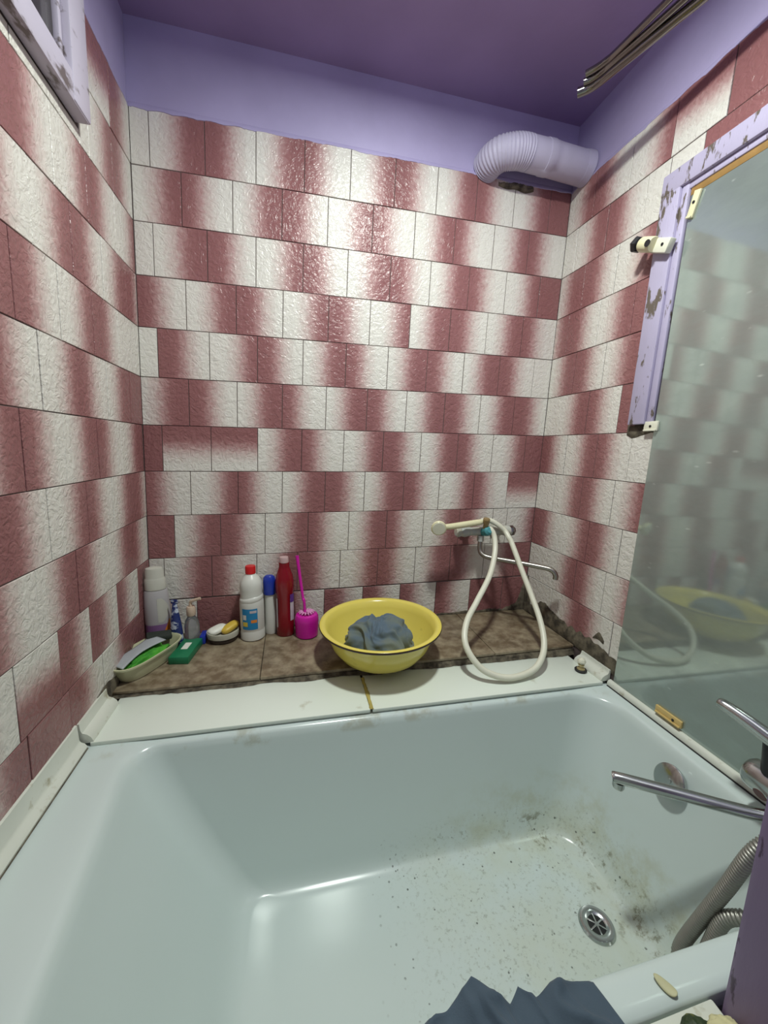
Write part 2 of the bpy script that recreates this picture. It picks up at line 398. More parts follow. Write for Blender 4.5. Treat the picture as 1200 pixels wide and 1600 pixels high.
def extrude(prof, P0, P1, ax):
    """prof of (u, v) swept from P0 to P1; ax = (U, V) world axes"""
    U, Vv = Vector(ax[0]), Vector(ax[1]); n = len(prof); V = []
    for P in (Vector(P0), Vector(P1)):
        for u, v in prof: V.append(tuple(P + U * u + Vv * v))
    F = [(i, (i + 1) % n, n + (i + 1) % n, n + i) for i in range(n)] + [tuple(range(n))[::-1], tuple(range(n, 2 * n))]
    return V, F
def xf(vf, m):
    return [tuple(m @ Vector(v)) for v in vf[0]], vf[1]
def leaned(vf, z0=0.0):
    return [(lean(v[0], v[2] + z0), v[1], v[2]) for v in vf[0]], vf[1]
def blob(n, f):
    """UV sphere mapped through f(direction) -> point"""
    V, F = [], []
    m = n * 2
    for i in range(n + 1):
        th = PI * i / n
        for k in range(m):
            a = 2 * PI * k / m; V.append(tuple(f(Vector((math.sin(th) * math.cos(a), math.sin(th) * math.sin(a), math.cos(th))))))
    for i in range(n):
        for k in range(m):
            j = (k + 1) % m; F.append((i * m + k, (i + 1) * m + k, (i + 1) * m + j, i * m + j))
    return V, F
def grid(nu, nv, f):
    V = [tuple(f(i / nu, j / nv)) for j in range(nv + 1) for i in range(nu + 1)]
    F = [(j * (nu + 1) + i, j * (nu + 1) + i + 1, (j + 1) * (nu + 1) + i + 1, (j + 1) * (nu + 1) + i) for j in range(nv) for i in range(nu)]
    return V, F
def solid(o, t, off=-1.0):
    md = o.modifiers.new('thickness', 'SOLIDIFY'); md.thickness = t; md.offset = off; return o

# ---------------------------------------------------------------- room shell
wall_back = structure(obj('wall_back', leaned(box(-0.10, W + 0.10, 0.005, 0.10, 0.0, CEIL)), 'lilac', smooth=False), 'lilac plaster wall with rose and white gradient tiles behind the ledge')
wall_left = structure(obj('wall_left', leaned(box(-0.10, -0.005, -1.25, 0.004, 0.0, CEIL)), 'lilac', smooth=False), 'side wall with rose gradient tiles and a small painted window')
wall_right = structure(obj('wall_right', leaned(box(W + 0.005, W + 0.10, -1.25, 0.004, 0.0, CEIL)), 'lilac', smooth=False), 'side wall with rose gradient tiles around the old mirror')
structure(obj('ceiling', box(-0.25, W + 0.30, -1.35, 0.12, CEIL, CEIL + 0.06), 'lilac_ceiling', smooth=False), 'dull purple painted ceiling')
structure(obj('floor', box(-0.25, W + 0.30, -2.2, 0.12, -0.06, 0.0), 'floor', smooth=False), 'dark floor under the tub')
structure(obj('wall_near', merge(box(1.11, W + 0.12, -1.24, -1.155, 0.0, CEIL - 0.001), box(-0.14, 0.15, -1.24, -1.155, 0.0, CEIL - 0.001), box(0.15, 1.11, -1.24, -1.155, 2.08, CEIL - 0.001)), 'lilac', smooth=False), 'lilac partition wall with the doorway')

# grout beds behind the tiles
obj('grout_bed', leaned(box(-0.008, W + 0.008, 0.0022, 0.0055, 0.45, ZT + 0.001)), 'grout', wall_back, smooth=False)
obj('grout_bed', leaned(merge(box(-0.0055, -0.0022, -1.15, 0.0, 0.45, 1.97), box(-0.0055, -0.0022, -0.30, 0.0, 1.97, ZT + 0.001))), 'grout', wall_left, smooth=False)
obj('grout_bed', leaned(merge(box(W + 0.0022, W + 0.0055, -0.53, 0.0, 0.45, ZT + 0.001), box(W + 0.0022, W + 0.0055, -1.15, -0.53, 2.0, ZT + 0.001))), 'grout', wall_right, smooth=False)

# tiles, one object each
_cache = {}
def tile_mesh(side, wd, h, d, e0, e1):
    key = (side, round(wd, 3), round(h, 3), d, e0, e1)
    if key in _cache: return _cache[key]
    T, bz, iz = 0.0050, 0.0008, 0.0009
    pts = []
    for (x0, x1, y0, y1, c) in ((0, wd, 0, h, 0.0), (0, wd, 0, h, T - iz), (bz, wd - bz, bz, h - bz, T)):
        pts += [(x0, y0, c), (x1, y0, c), (x1, y1, c), (x0, y1, c)]
    F = []
    for k in (0, 4):
        for i in range(4):
            j = (i + 1) % 4; F.append((k + i, k + j, k + 4 + j, k + 4 + i))
    F.append((8, 9, 10, 11))
    def m(a, b, c):
        c -= T
        if side == 'B': return (a + LEAN * b, -c, b)
        if side == 'L': return (c + LEAN * b, a, b)
        return (-c + LEAN * b, -a, b)
    me = bpy.data.meshes.new('tile'); me.from_pydata([m(*p) for p in pts], [], F); me.update()
    uvl = me.uv_layers.new(name='uv')
    S = 0.150
    for lp in me.loops:
        a, b, c = pts[lp.vertex_index]
        ua = a / S
        if d == '>': u = ua + (1 - wd / S if e0 else 0.0)
        elif d == '<': u = 1 - ua - (1 - wd / S if (e0 and not e1) else 0.0)
        elif d == 'v': u = b / S
        elif d == '^': u = 1 - b / S
        elif d == 'd': u = 0.97 - 0.12 * ua
        else: u = 0.02 + 0.1 * ua
        uvl.data[lp.index].uv = (u, b / S)
    me.materials.append(MT['tile'])
    _cache[key] = me
    return me
def place_tile(side, parent, a0, a1, z0, z1, d, e0=False, e1=False):
    g = 0.0011
    wd, h = a1 - a0 - 2 * g, z1 - z0 - 2 * g
    if wd < 0.008 or h < 0.008: return
    o = bpy.data.objects.new('tile', tile_mesh(side, wd, h, d, e0, e1)); COL.objects.link(o)
    j = random.uniform(-0.0009, 0.0009); zz = z0 + g
    if side == 'B': o.location = (lean(a0 + g, zz), j, zz)
    elif side == 'L': o.location = (lean(0, zz) + j, a0 + g, zz)
    else: o.location = (lean(W, zz) + j, -(a0 + g), zz)
    o.rotation_euler = ((random.uniform(-0.002, 0.002), 0, 0) if side == 'B' else (0, random.uniform(-0.002, 0.002), 0))
    o.parent = parent
def rz(k): return ZT - PITCH * (k - 1)
BACK = {
 1: ([.051, .204, .353, .503, .653, .806, .959, 1.11, 1.262, 1.411, W], 'w><><><><>d'),
 2: ([.135, .283, .434, .582, .735, .886, 1.037, 1.193, 1.338, W], '><><><><><'),
 3: ([.052, .206, .353, .504, .654, .806, .955, 1.107, 1.26, 1.405, W], 'w><><><><>d'),
 4: ([.14, .291, .44, .593, .74, .889, 1.045, 1.196, 1.349, W], '<><><>><><'),
 5: ([.053, .207, .358, .509, .659, .813, .965, 1.114, 1.265, 1.419, W], 'w<><><><><w'),
 6: ([.141, .292, .441, .593, .743, .894, 1.048, 1.198, 1.348, W], '><><><><><'),
 7: ([.056, .207, .359, .51, .662, .812, .962, 1.116, 1.269, 1.418, W], 'dvv><><><>d'),
 8: ([.139, .293, .444, .598, .747, .903, 1.051, 1.201, 1.354, W], '<><><><><v'),
 9: ([.084, .233, .385, .539, .692, .842, .994, 1.15, 1.301, 1.367, W], 'd><><><><w>'),
 10: ([.047, .202, .356, .502, .664, .814, .97, 1.123, 1.276, 1.425, W], 'w><><><><>d'),
 11: ([.15, .30, .455, .607, .759, .914, 1.07, 1.225, 1.38, W], '<dw<<<<<dd'),
}
for k, (xs, ds) in BACK.items():
    a = 0.0
    z1 = rz(k); z0 = rz(k + 1) if k < 11 else 0.563
    if k == 11: z1 -= 0.003
    for i, (x, d) in enumerate(zip(xs, ds)):
        place_tile('B', wall_back, a, x, z0, z1, d, i == 0, i == len(xs) - 1); a = x
# left wall: edges run from the window side towards the back corner (y = 0)
LEFT = {
 1: ([-.305, -.132, 0], 'v<'), 2: ([-.305, -.26, -.133, 0], 'w><'),
 3: ([-.423, -.286, -.134, 0], '><>'), 4: ([-.511, -.37, -.228, -.082, 0], '><><'),
 5: ([-.58, -.439, -.297, -.153, 0], '<><w'), 6: ([-.522, -.385, -.239, -.09, 0], '><>d'),
 7: ([-.593, -.458, -.309, -.171, -.02, 0], '<><>d'), 8: ([-.534, -.38, -.245, -.095, 0], '><><'),
 9: ([-.592, -.447, -.303, -.151, 0], '><><'), 10: ([-.674, -.538, -.406, -.252, -.1, 0], '^<<<d'),
 11: ([-.656, -.516, -.358, -.19, -.03, 0], 'd<>d>'),
}
FLIP = {'>': '<', '<': '>', 'v': '<', '^': '<', 'd': '>', 'w': '>'}
for k, (ys, ds) in LEFT.items():
    ys, ds = list(ys), list(ds)
    z1 = rz(k); z0 = rz(k + 1)
    if k == 11: z0 = 0.60
    if k > 2:
        while ys[0] > -1.10:
            ys.insert(0, ys[0] - 0.1505); ds.insert(0, FLIP[ds[0]])
    for i, d in enumerate(ds):
        place_tile('L', wall_left, ys[i], ys[i + 1], z0, z1, d, False, i == len(ds) - 1)
for a, b in ((-.98, -.83), (-.83, -.68), (-.68, -.53), (-.53, -.385), (-.385, -.305)):
    place_tile('L', wall_left, a, b, rz(3), 1.956, 'w')
# right wall: distances from the back corner
RIGHT = {
 1: ([.131, .283, .423, .567, .72, .87, 1.02], '><>vd<>'), 2: ([.064, .21, .356, .428], 'w><w'),
 3: ([.131, .277, .428], '><>'), 4: ([.076, .229, .37, .428], '><>d'), 5: ([.138, .279, .428], '><>'),
 6: ([.085, .231, .37, .440], 'w><d'), 7: ([.146, .298, .437, .512], '<><w'), 8: ([.107, .255, .397, .512], 'w><>'),
 9: ([.169, .315, .453, .512], '<><w'), 10: ([.132, .279, .415, .512], 'w><>'), 11: ([.17, .32, .473, .512], 'w><w'),
}
for k, (ys, ds) in RIGHT.items():
    a = 0.0; z1 = rz(k); z0 = rz(k + 1)
    if k == 11: z0 = 0.585
    for i, (y, d) in enumerate(zip(ys, ds)):
        place_tile('R', wall_right, a, y, z0, z1, d, i == 0, False); a = y
for a, b, d in ((.428, .52, 'w'), (.52, .67, 'd'), (.67, .82, '<'), (.82, .97, '>')):
    place_tile('R', wall_right, a, b, 2.026, rz(2), d)

# ragged paint edge where the plaster was painted over the tiles' top
def paint_edge(side, a0, a1, parent):
    n = int((a1 - a0) / 0.006); V, F = [], []
    for i in range(n + 1):
        a = a0 + (a1 - a0) * i / n
        lo = ZT - 0.001 - 0.007 * max(0, noise.noise((a * 18, 3.1, 0.2 if side == 'B' else 7.7)) + 0.25) - 0.004 * max(0, noise.noise((a * 90, 1.0, 4.0)))
        for z, c in ((ZT + 0.012, 0.0045), (ZT + 0.001, -0.0012), (lo, -0.0014), (lo - 0.0008, 0.001)):
            if side == 'B': V.append((lean(a, z), c, z))
            elif side == 'L': V.append((lean(-c, z), -a, z))
            else: V.append((lean(W + c, z), -a, z))
    for i in range(n):
        for k in range(3):
            q = (i * 4 + k, i * 4 + k + 1, i * 4 + k + 5, i * 4 + k + 4); F.append(q if side != 'R' else q)
    obj('paint_edge', (V, F), 'lilac', parent)
paint_edge('B', 0.0, W, wall_back); paint_edge('L', 0.0, 0.30, wall_left); paint_edge('R', 0.0, 1.1, wall_right)

# window in the left wall
win = bpy.data.objects.new('window_1', None); COL.objects.link(win); structure(win, 'small high window with weathered pale lilac wooden frame')
def lw(y0, y1, z0, z1, p0, p1, b=0.004):
    return leaned(box(p0, p1, y0, y1, z0, z1, b))
obj('window_stile', lw(-0.385, -0.315, 1.960, 2.40, -0.001, 0.030), 'window_wood', win)
obj('window_rail', lw(-1.02, -0.318, 1.958, 2.014, -0.001, 0.028), 'window_wood', win)
obj('window_bead', lw(-1.02, -0.386, 2.013, 2.026, 0.002, 0.016, 0.003), 'window_wood', win)
obj('window_bead', lw(-0.398, -0.386, 2.030, 2.40, 0.002, 0.016, 0.003), 'window_wood', win)
obj('window_rail', lw(-1.02, -0.318, 2.385, 2.44, -0.001, 0.028), 'window_wood', win)
obj('window_stile', lw(-1.08, -1.01, 1.972, 2.44, -0.001, 0.030), 'window_wood', win)
obj('pane', lw(-1.01, -0.388, 2.020, 2.386, 0.000, 0.005, 0.0), 'window_dark', win, smooth=False)

# painted wooden casing on the right wall, round the mirror's upper half
fr = bpy.data.objects.new('trim_1', None); COL.objects.link(fr); structure(fr, 'peeling lilac wooden casing round the upper half of the mirror')
def rw(y0, y1, z0, z1, p0, p1, b=0.003):
    return leaned(box(W - p1, W - p0, y0, y1, z0, z1, b))
obj('casing_stile', rw(-0.487, -0.430, 1.345, 2.020, -0.002, 0.020), 'lilac_wood', fr)
obj('casing_bead', rw(-0.508, -0.487, 1.345, 1.975, -0.002, 0.013, 0.004), 'lilac_wood', fr)
obj('casing_rail', rw(-1.10, -0.430, 1.968, 2.022, -0.002, 0.021), 'lilac_wood', fr)
obj('casing_bead', rw(-1.10, -0.50, 1.952, 1.968, -0.002, 0.011, 0.003), 'lilac_wood', fr)
obj('bare_strip', rw(-1.10, -0.51, 1.934, 1.953, -0.002, 0.007, 0.001), 'raw_wood', fr)

# mirror with clips
mir = thing('wall_mirror', 'tall dirty greenish mirror clipped to the wall at the tub end', 'mirror', (lean(W, 0.55), -0.514, 0.55))
def to_mir(vf): return [(v[0] - lean(W, 0.55), v[1] + 0.514, v[2] - 0.55) for v in vf[0]], vf[1]
obj('pane', to_mir(leaned(box(W - 0.006, W - 0.002, -1.15, -0.512, 0.530, 1.936, 0.0006))), 'mirror', mir, smooth=False)
def clip(y, z, wy, hz, mat, ang=0.0, dot=(0, 0)):
    c = Vector((lean(W, z) - 0.006, y, z))
    R = Matrix.Translation(c) @ Matrix.Rotation(ang, 4, 'X')
    body = xf(merge(box(-0.007, 0.0, -wy / 2, wy / 2, -hz / 2, hz / 2, 0.0015), box(-0.011, -0.006, -wy / 2 + 0.002, wy / 2 - 0.002, -hz / 2, -hz / 2 + 0.005, 0.001)), R)
    o = obj('clip', to_mir(body), mat, mir)
    d = lathe([(0, -0.0012), (0.0035, -0.0012), (0.0035, 0.0012), (0, 0.0012)], 10)
    d = xf(d, R @ Matrix.Translation((-0.0075, dot[0], dot[1])) @ Matrix.Rotation(PI / 2, 4, 'Y'))
    obj('screw', to_mir(d), 'black', o)
clip(-0.527, 1.905, 0.018, 0.062, 'cream', 0.25, (0.0, 0.004))
clip(-0.505, 1.338, 0.044, 0.028, 'cream_white', 0.0, (0.0, 0.0))
clip(-0.700, 0.552, 0.075, 0.020, 'amber', 0.0, (-0.015, 0.0))

# mortar smears and mould on the walls
def smear(parent, side, pts, thick=0.004, name='mortar_smear', mat='caulk_dark', seed=0.0):
    """pts: (a, z_low, z_high) along a wall; ragged raised lump"""
    V, F, cols = [], [], 5
    P = [Vector(p) for p in pts]; S = spline(P, 10)
    for i, p in enumerate(S):
        for k in range(cols):
            t = k / (cols - 1)
            hi = p.z + (0.010 * noise.noise((p.x * 45, seed, 1)) + 0.003 * noise.noise((p.x * 150, seed, 3)))
            z = p.y + (hi - p.y) * t
            edge = min(t, 1 - t, i / max(1, len(S) - 1) * 4, (1 - i / max(1, len(S) - 1)) * 4)
            c = thick * min(1, edge * 4) * (0.7 + 0.5 * noise.noise((p.x * 60, z * 60, seed))) + 0.0006
            if side == 'B': V.append((lean(p.x, z), -c, z))
            elif side == 'L': V.append((lean(c, z), -p.x, z))
            else: V.append((lean(W - c, z), -p.x, z))
    for i in range(len(S) - 1):
        for k in range(cols - 1):
            F.append((i * cols + k, i * cols + k + 1, (i + 1) * cols + k + 1, (i + 1) * cols + k))
    o = obj(name, (V, F), mat, parent); return o
smear(wall_right, 'R', [(0.005, .556, .60), (.06, .556, .605), (.12, .557, .645), (.18, .556, .63), (.24, .556, .62), (.30, .556, .615), (.36, .555, .618), (.43, .552, .615), (.51, .55, .598)], 0.006, seed=2.0)
smear(wall_right, 'R', [(.40, .625, .630), (.425, .63, .66), (.45, .625, .64)], 0.0015, seed=5.0)
smear(wall_right, 'R', [(0.0, .55, .70), (.012, .555, .72), (.028, .555, .66), (.045, .555, .60)], 0.004, seed=8.0)
smear(wall_back, 'B', [(1.36, .557, .570), (1.42, .557, .578), (1.455, .557, .60), (1.478, .557, .665), (1.495, .557, .73)], 0.003, seed=4.0)
smear(wall_back, 'B', [(.0, .566, .585), (.3, .566, .578), (.7, .564, .574), (1.0, .562, .572), (1.36, .56, .572)], 0.003, seed=6.0)
smear(wall_left, 'L', [(0.0, .57, .61), (.12, .57, .60), (.25, .57, .605), (.34, .565, .625), (.40, .565, .62)], 0.005, seed=1.0)
smear(wall_right, 'R', [(.415, 1.315, 1.345), (.44, 1.305, 1.345), (.47, 1.312, 1.342), (.50, 1.32, 1.338)], 0.006, seed=3.0)
smear(wall_back, 'B', [(1.19, 2.206, 2.216), (1.225, 2.200, 2.222), (1.26, 2.204, 2.226), (1.30, 2.198, 2.226), (1.335, 2.208, 2.220)], 0.012, seed=9.0)

# door post close to the doorway
pst = structure(obj('trim_2', [], 'post_wood') if False else obj('trim_2', box(1.018, 1.112, -1.30, -1.150, 0.0, 2.10, 0.010), 'post_wood'), 'scuffed dark purple painted door post beside the tub')
structure(obj('trim_3', box(0.15, 1.016, -1.235, -1.142, 0.0, 0.5265, 0.003), 'trim'), 'low pale boxed step along the outside of the tub')

# ---------------------------------------------------------------- bathtub
def rrect(x0, x1, y0, y1, rad, na=10, ns=14, skew=0.0):
    """rounded rectangle, counter-clockwise from above; rad = (back-right, back-left, near-left, near-right); y1 is the back"""
    c = [(x1, y1, rad[0], 0), (x0, y1, rad[1], 90), (x0, y0, rad[2], 180), (x1, y0, rad[3], 270)]
    cen = [(x1 - rad[0], y1 - rad[0]), (x0 + rad[1], y1 - rad[1]), (x0 + rad[2], y0 + rad[2]), (x1 - rad[3], y0 + rad[3])]
    pts = []
    for q in range(4):
        arc = []
        for i in range(na + 1):
            a = math.radians(c[q][3] + 90 * i / na); arc.append((cen[q][0] + c[q][2] * math.cos(a), cen[q][1] + c[q][2] * math.sin(a)))
        pts += arc
        nq = (q + 1) % 4; a = math.radians(c[nq][3]); nx = (cen[nq][0] + c[nq][2] * math.cos(a), cen[nq][1] + c[nq][2] * math.sin(a))
        for i in range(1, ns): t = i / ns; pts.append((arc[-1][0] + (nx[0] - arc[-1][0]) * t, arc[-1][1] + (nx[1] - arc[-1][1]) * t))
    out = []
    for x, y in pts:      # backrest edge runs slightly askew
        f = max(0, 1 - (x - x0) / 0.5); out.append((x + skew * f * (y1 - y), y))
    return out
tub = thing('bathtub', 'large worn white bathtub with a dirty bottom', 'bathtub', (0, 0, 0))
OPEN = rrect(0.085, 1.412, -1.088, -0.512, (0.11, 0.07, 0.10, 0.11), skew=0.10)
FLOOR = rrect(0.325, 1.275, -1.000, -0.592, (0.10, 0.05, 0.08, 0.10))
OUT0 = rrect(-0.024, 1.464, -1.140, -0.36, (0.02, 0.02, 0.02, 0.02))
def lerp2(A, Bq, t): return [(a[0] + (b[0] - a[0]) * t, a[1] + (b[1] - a[1]) * t) for a, b in zip(A, Bq)]
rings = []
rings.append((OUT0, -0.03)); rings.append((OUT0, -0.004)); rings.append((lerp2(OUT0, OPEN, 0.06), 0.0))
for t in (0.35, 0.6): rings.append((lerp2(OUT0, OPEN, t), 0.0))
for t, z in ((0.72, -0.0002), (0.82, -0.0011), (0.90, -0.0030), (0.955, -0.0058), (0.985, -0.0085)): rings.append((lerp2(OUT0, OPEN, t), z))
for t, z in ((0.015, -0.013), (0.05, -0.028), (0.09, -0.050), (0.16, -0.085), (0.3, -0.145), (0.45, -0.205), (0.6, -0.262), (0.72, -0.302),
             (0.81, -0.330), (0.88, -0.352), (0.94, -0.369), (1.0, -0.381), (1.06, -0.389), (1.13, -0.3945)):
    rings.append((lerp2(OPEN, FLOOR, t), z))
cx, cy = 0.80, -0.80
last = lerp2(OPEN, FLOOR, 1.13)
for s in (0.85, 0.65, 0.45, 0.25, 0.1): rings.append(([(cx + (x - cx) * s, cy + (y - cy) * s) for x, y in last], -0.396 - 0.001 * (1 - s)))
n = len(OPEN); V, F = [], []
for ring, z in rings:
    V += [(x, y, z_rim(x) + z) for x, y in ring]
for i in range(len(rings) - 1):
    for k in range(n):
        j = (k + 1) % n; F.append((i * n + k, i * n + j, (i + 1) * n + j, (i + 1) * n + k))
F.append(tuple(range((len(rings) - 1) * n, len(rings) * n)))
# local frame of the enamel: z measured so that the rim is at 0.52
obj('basin', ([(x, y, z) for x, y, z in V], F), 'tub', tub, sharp=180)
obj('skirt', merge(box(-0.02, 1.455, -1.135, -1.115, 0.0, 0.49), box(-0.02, 0.0, -1.115, -0.37, 0.0, 0.49), box(1.435, 1.455, -1.115, -0.37, 0.0, 0.48), box(-0.02, 1.455, -0.385, -0.365, 0.0, 0.48)), 'skirt', tub, smooth=False)
# drain
dz = z_rim(1.168) - 0.3945; dc = (1.168, -0.826, dz)
Rt = Matrix.Translation(dc) @ Matrix.Rotation(0.029, 4, 'Y')
dr = obj('drain_ring', xf(lathe([(0.020, 0.001), (0.024, 0.0035), (0.031, 0.0055), (0.038, 0.0045), (0.041, 0.0005), (0.041, -0.002)], 40), Rt), 'chrome', tub)
obj('drain_hole', xf(lathe([(0, 0.0012), (0.0235, 0.0012), (0.0235, 0.0030)], 30), Rt), 'hole', dr)
for k in range(3):
    obj('grate_bar', xf(box(-0.022, 0.022, -0.0017, 0.0017, 0.0010, 0.0030, 0.0005), Rt @ Matrix.Rotation(k * PI / 3 + 0.3, 4, 'Z')), 'chrome', dr)
obj('grate_hub', xf(lathe([(0, 0.0034), (0.005, 0.0034), (0.006, 0.001)], 14), Rt), 'chrome', dr)
# overflow plate on the end wall
Ro = Matrix.Translation((1.380, -0.790, 0.452)) @ Matrix.Rotation(-PI / 2 + 0.34, 4, 'Y')
ov = obj('overflow_plate', xf(lathe([(0.030, -0.012), (0.0385, 0.004), (0.0385, 0.009), (0.035, 0.0115), (0, 0.0125)], 40), Ro), 'chrome', tub)
obj('overflow_hub', xf(lathe([(0.008, 0.011), (0.008, 0.0142), (0, 0.0148)], 16), Ro), 'chrome', ov)

# white mouldings sealing tub against walls
prof_l = [(0, 0), (0.020, 0.0), (0.021, 0.006), (0.016, 0.014), (0.009, 0.018), (0.006, 0.024), (0.005, 0.062), (0.0, 0.064)]
t4 = structure(obj('trim_4', extrude([(u, v) for u, v in prof_l], (lean(0, .56) + 0.001, -1.12, 0.558), (lean(0, .56) + 0.001, -0.505, 0.558), ((1, 0, 0), (0, 0, 1))), 'trim', sharp=40), 'yellowed white plastic moulding between tub and the window-side wall')
prof_q = [(0, 0), (0.030, 0), (0.030, 0.004), (0.026, 0.014), (0.018, 0.022), (0.009, 0.026), (0.006, 0.034), (0.005, 0.050), (0, 0.050)]
structure(obj('trim_5', extrude(prof_q, (lean(0, .57) + 0.001, -0.498, z_plank(0) - 0.001), (lean(0, .57) + 0.001, -0.36, z_plank(0) - 0.001), ((1, 0, 0), (0, 0, 1))), 'trim', sharp=40), 'short white plastic moulding at the end of the white board by the plastic dish')
structure(obj('trim_6', extrude([(-u, v) for u, v in ((0, 0), (0.013, 0), (0.013, 0.010), (0.009, 0.016), (0.003, 0.018), (0.0, 0.018))], (lean(W, .52) - 0.004, -1.12, 0.5165), (lean(W, .52) - 0.004, -0.50, 0.5165), ((1, 0, 0), (0, 0, 1))), 'trim', sharp=40), 'thin white plastic moulding under the mirror along the tub')
structure(obj('trim_7', extrude([(-u, v) for u, v in ((0, 0), (0.034, 0), (0.034, 0.004), (0.029, 0.013), (0.020, 0.019), (0.010, 0.022), (0.006, 0.028), (0.005, 0.036), (0, 0.036))], (lean(W, .53) - 0.003, -0.495, z_plank(W - .03)), (lean(W, .53) - 0.003, -0.37, z_plank(W - .03)), ((1, 0, 0), (0, 0, 1))), 'trim', sharp=40), 'short white plastic moulding beside the rubber stopper')

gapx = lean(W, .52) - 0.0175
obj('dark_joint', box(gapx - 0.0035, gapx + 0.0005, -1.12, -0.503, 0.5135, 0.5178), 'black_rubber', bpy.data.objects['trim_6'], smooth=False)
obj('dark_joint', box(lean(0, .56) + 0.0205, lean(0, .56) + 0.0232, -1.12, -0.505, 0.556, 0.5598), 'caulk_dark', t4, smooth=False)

# ---------------------------------------------------------------- ledge of brown tiles and white cover boards
led = thing('tiled_ledge', 'low brown tiled ledge along the back wall behind the tub', 'ledge', (0.72, -0.16, 0.0))
def rel(vf, o): return [(v[0] - o.location[0], v[1] - o.location[1], v[2] - o.location[2]) for v in vf[0]], vf[1]
def sloped(vf, fn): return [(v[0], v[1], v[2] + fn(v[0])) for v in vf[0]], vf[1]
obj('mortar_base', rel(sloped(merge(box(-0.024, 1.463, -0.318, -0.001, -0.20, -0.0085)), z_ledge), led), 'caulk_dark', led, smooth=False)
xs = [-0.026, 0.365, 0.755, 1.145, 1.466]
for a, b in zip(xs, xs[1:]):
    obj('ledge_tile', rel(sloped(box(a + 0.0012, b - 0.0012, -0.326, -0.0025, -0.009, 0.0, 0.0012), z_ledge), led), 'ledge', led)
def mortar_lip(x):
    return 0
# ragged mortar below the ledge's front edge
def lipf(u, v):
    x = -0.024 + 1.487 * u
    y = -0.318 - 0.004 - v * (0.014 + 0.010 * noise.noise((x * 9, 1, 2))) - 0.003 * noise.noise((x * 45, v * 5, 1))
    z = z_ledge(x) - 0.010 - v * (z_ledge(x) - 0.010 - z_plank(x)) + 0.002 * noise.noise((x * 60, v * 9, 5))
    return (x, y, z + 0.0006)
obj('mortar_lip', rel(grid(160, 6, lipf), led), 'caulk_dark', led)

def board(x0, x1, label):
    o = thing('cover_board', label, 'board', ((x0 + x1) / 2, -0.42, z_plank((x0 + x1) / 2)), group=None)
    f = lambda x: z_plank(x)
    obj('panel', rel(sloped(box(x0, x1, -0.500, -0.322, -0.010, 0.0, 0.0015), f), o), 'plank', o)
    return o
b1 = board(-0.003, 0.668, 'white cover board on the tub rim in front of the bottles')
b2 = board(0.675, 1.436, 'white cover board on the tub rim under the looped shower hose')
def gluef(u, v):
    y = -0.500 + 0.15 * v; x = 0.668 + 0.010 * u + 0.003 * noise.noise((u * 3, y * 60, 1)) - (0.5 - u) * 0.006 * noise.noise((y * 40, 1, 7))
    return (x, y, z_plank(x) + 0.0006 + 0.0015 * math.sin(PI * u))
obj('glue_seam', rel(grid(6, 40, gluef), b1), 'glue', b1)

# ---------------------------------------------------------------- lamp
lx, ly = 0.80, -0.76
lamp = thing('ceiling_lamp', 'round white ceiling lamp over the tub', 'lamp', (lx, ly, CEIL))
obj('housing', lathe([(0.10, 0.0), (0.12, -0.004), (0.125, -0.02), (0.118, -0.030), (0.105, -0.032), (0.104, -0.026)], 48), 'lamp_white', lamp)
obj('diffuser', lathe([(0.104, -0.028), (0.0, -0.029)], 48), 'diffuser', lamp)
ld = bpy.data.lights.new('lamp_light', 'AREA'); ld.shape = 'DISK'; ld.size = 0.14; ld.energy = LAMP_POWER; ld.color = LAMP_COLOR
lo = bpy.data.objects.new('lamp_light', ld); COL.objects.link(lo); lo.parent = lamp; lo.location = (0, 0, -0.036)

# ---------------------------------------------------------------- vent duct
duct = thing('vent_duct', 'lilac painted corrugated vent pipe between back wall and corner', 'pipe', (1.30, -0.07, 2.27))
bend = spline([(1.172, 0.006, 2.258), (1.176, -0.028, 2.262), (1.193, -0.056, 2.266), (1.226, -0.074, 2.268), (1.262, -0.079, 2.271), (1.29, -0.078, 2.271)], 10)
bend = resample(bend, 0.0018)
obj('corrugated_elbow', rel(tube(bend, lambda i: 0.0495 + 0.0016 * math.sin(i * 0.0018 / 0.0085 * 2 * PI), 32), duct), 'duct', duct, sharp=180)
st = [(1.288, -0.078, 2.271), (1.345, -0.076, 2.271), (1.347, -0.076, 2.271), (1.372, -0.076, 2.271), (1.374, -0.076, 2.271), (1.40, -0.074, 2.270), (1.534, -0.070, 2.266)]
rr = [0.0500, 0.0505, 0.0525, 0.0525, 0.0505, 0.0505, 0.0510]
obj('straight_pipe', rel(tube(st, lambda i: rr[i], 32), duct), 'duct', duct, sharp=50)
sl = [(1.500, -0.072, 2.267), (1.516, -0.072, 2.267), (1.530, -0.072, 2.266)]
obj('end_collar', rel(tube(sl, lambda i: (0.0512, 0.0520, 0.0535)[i], 32), duct), 'duct', duct)

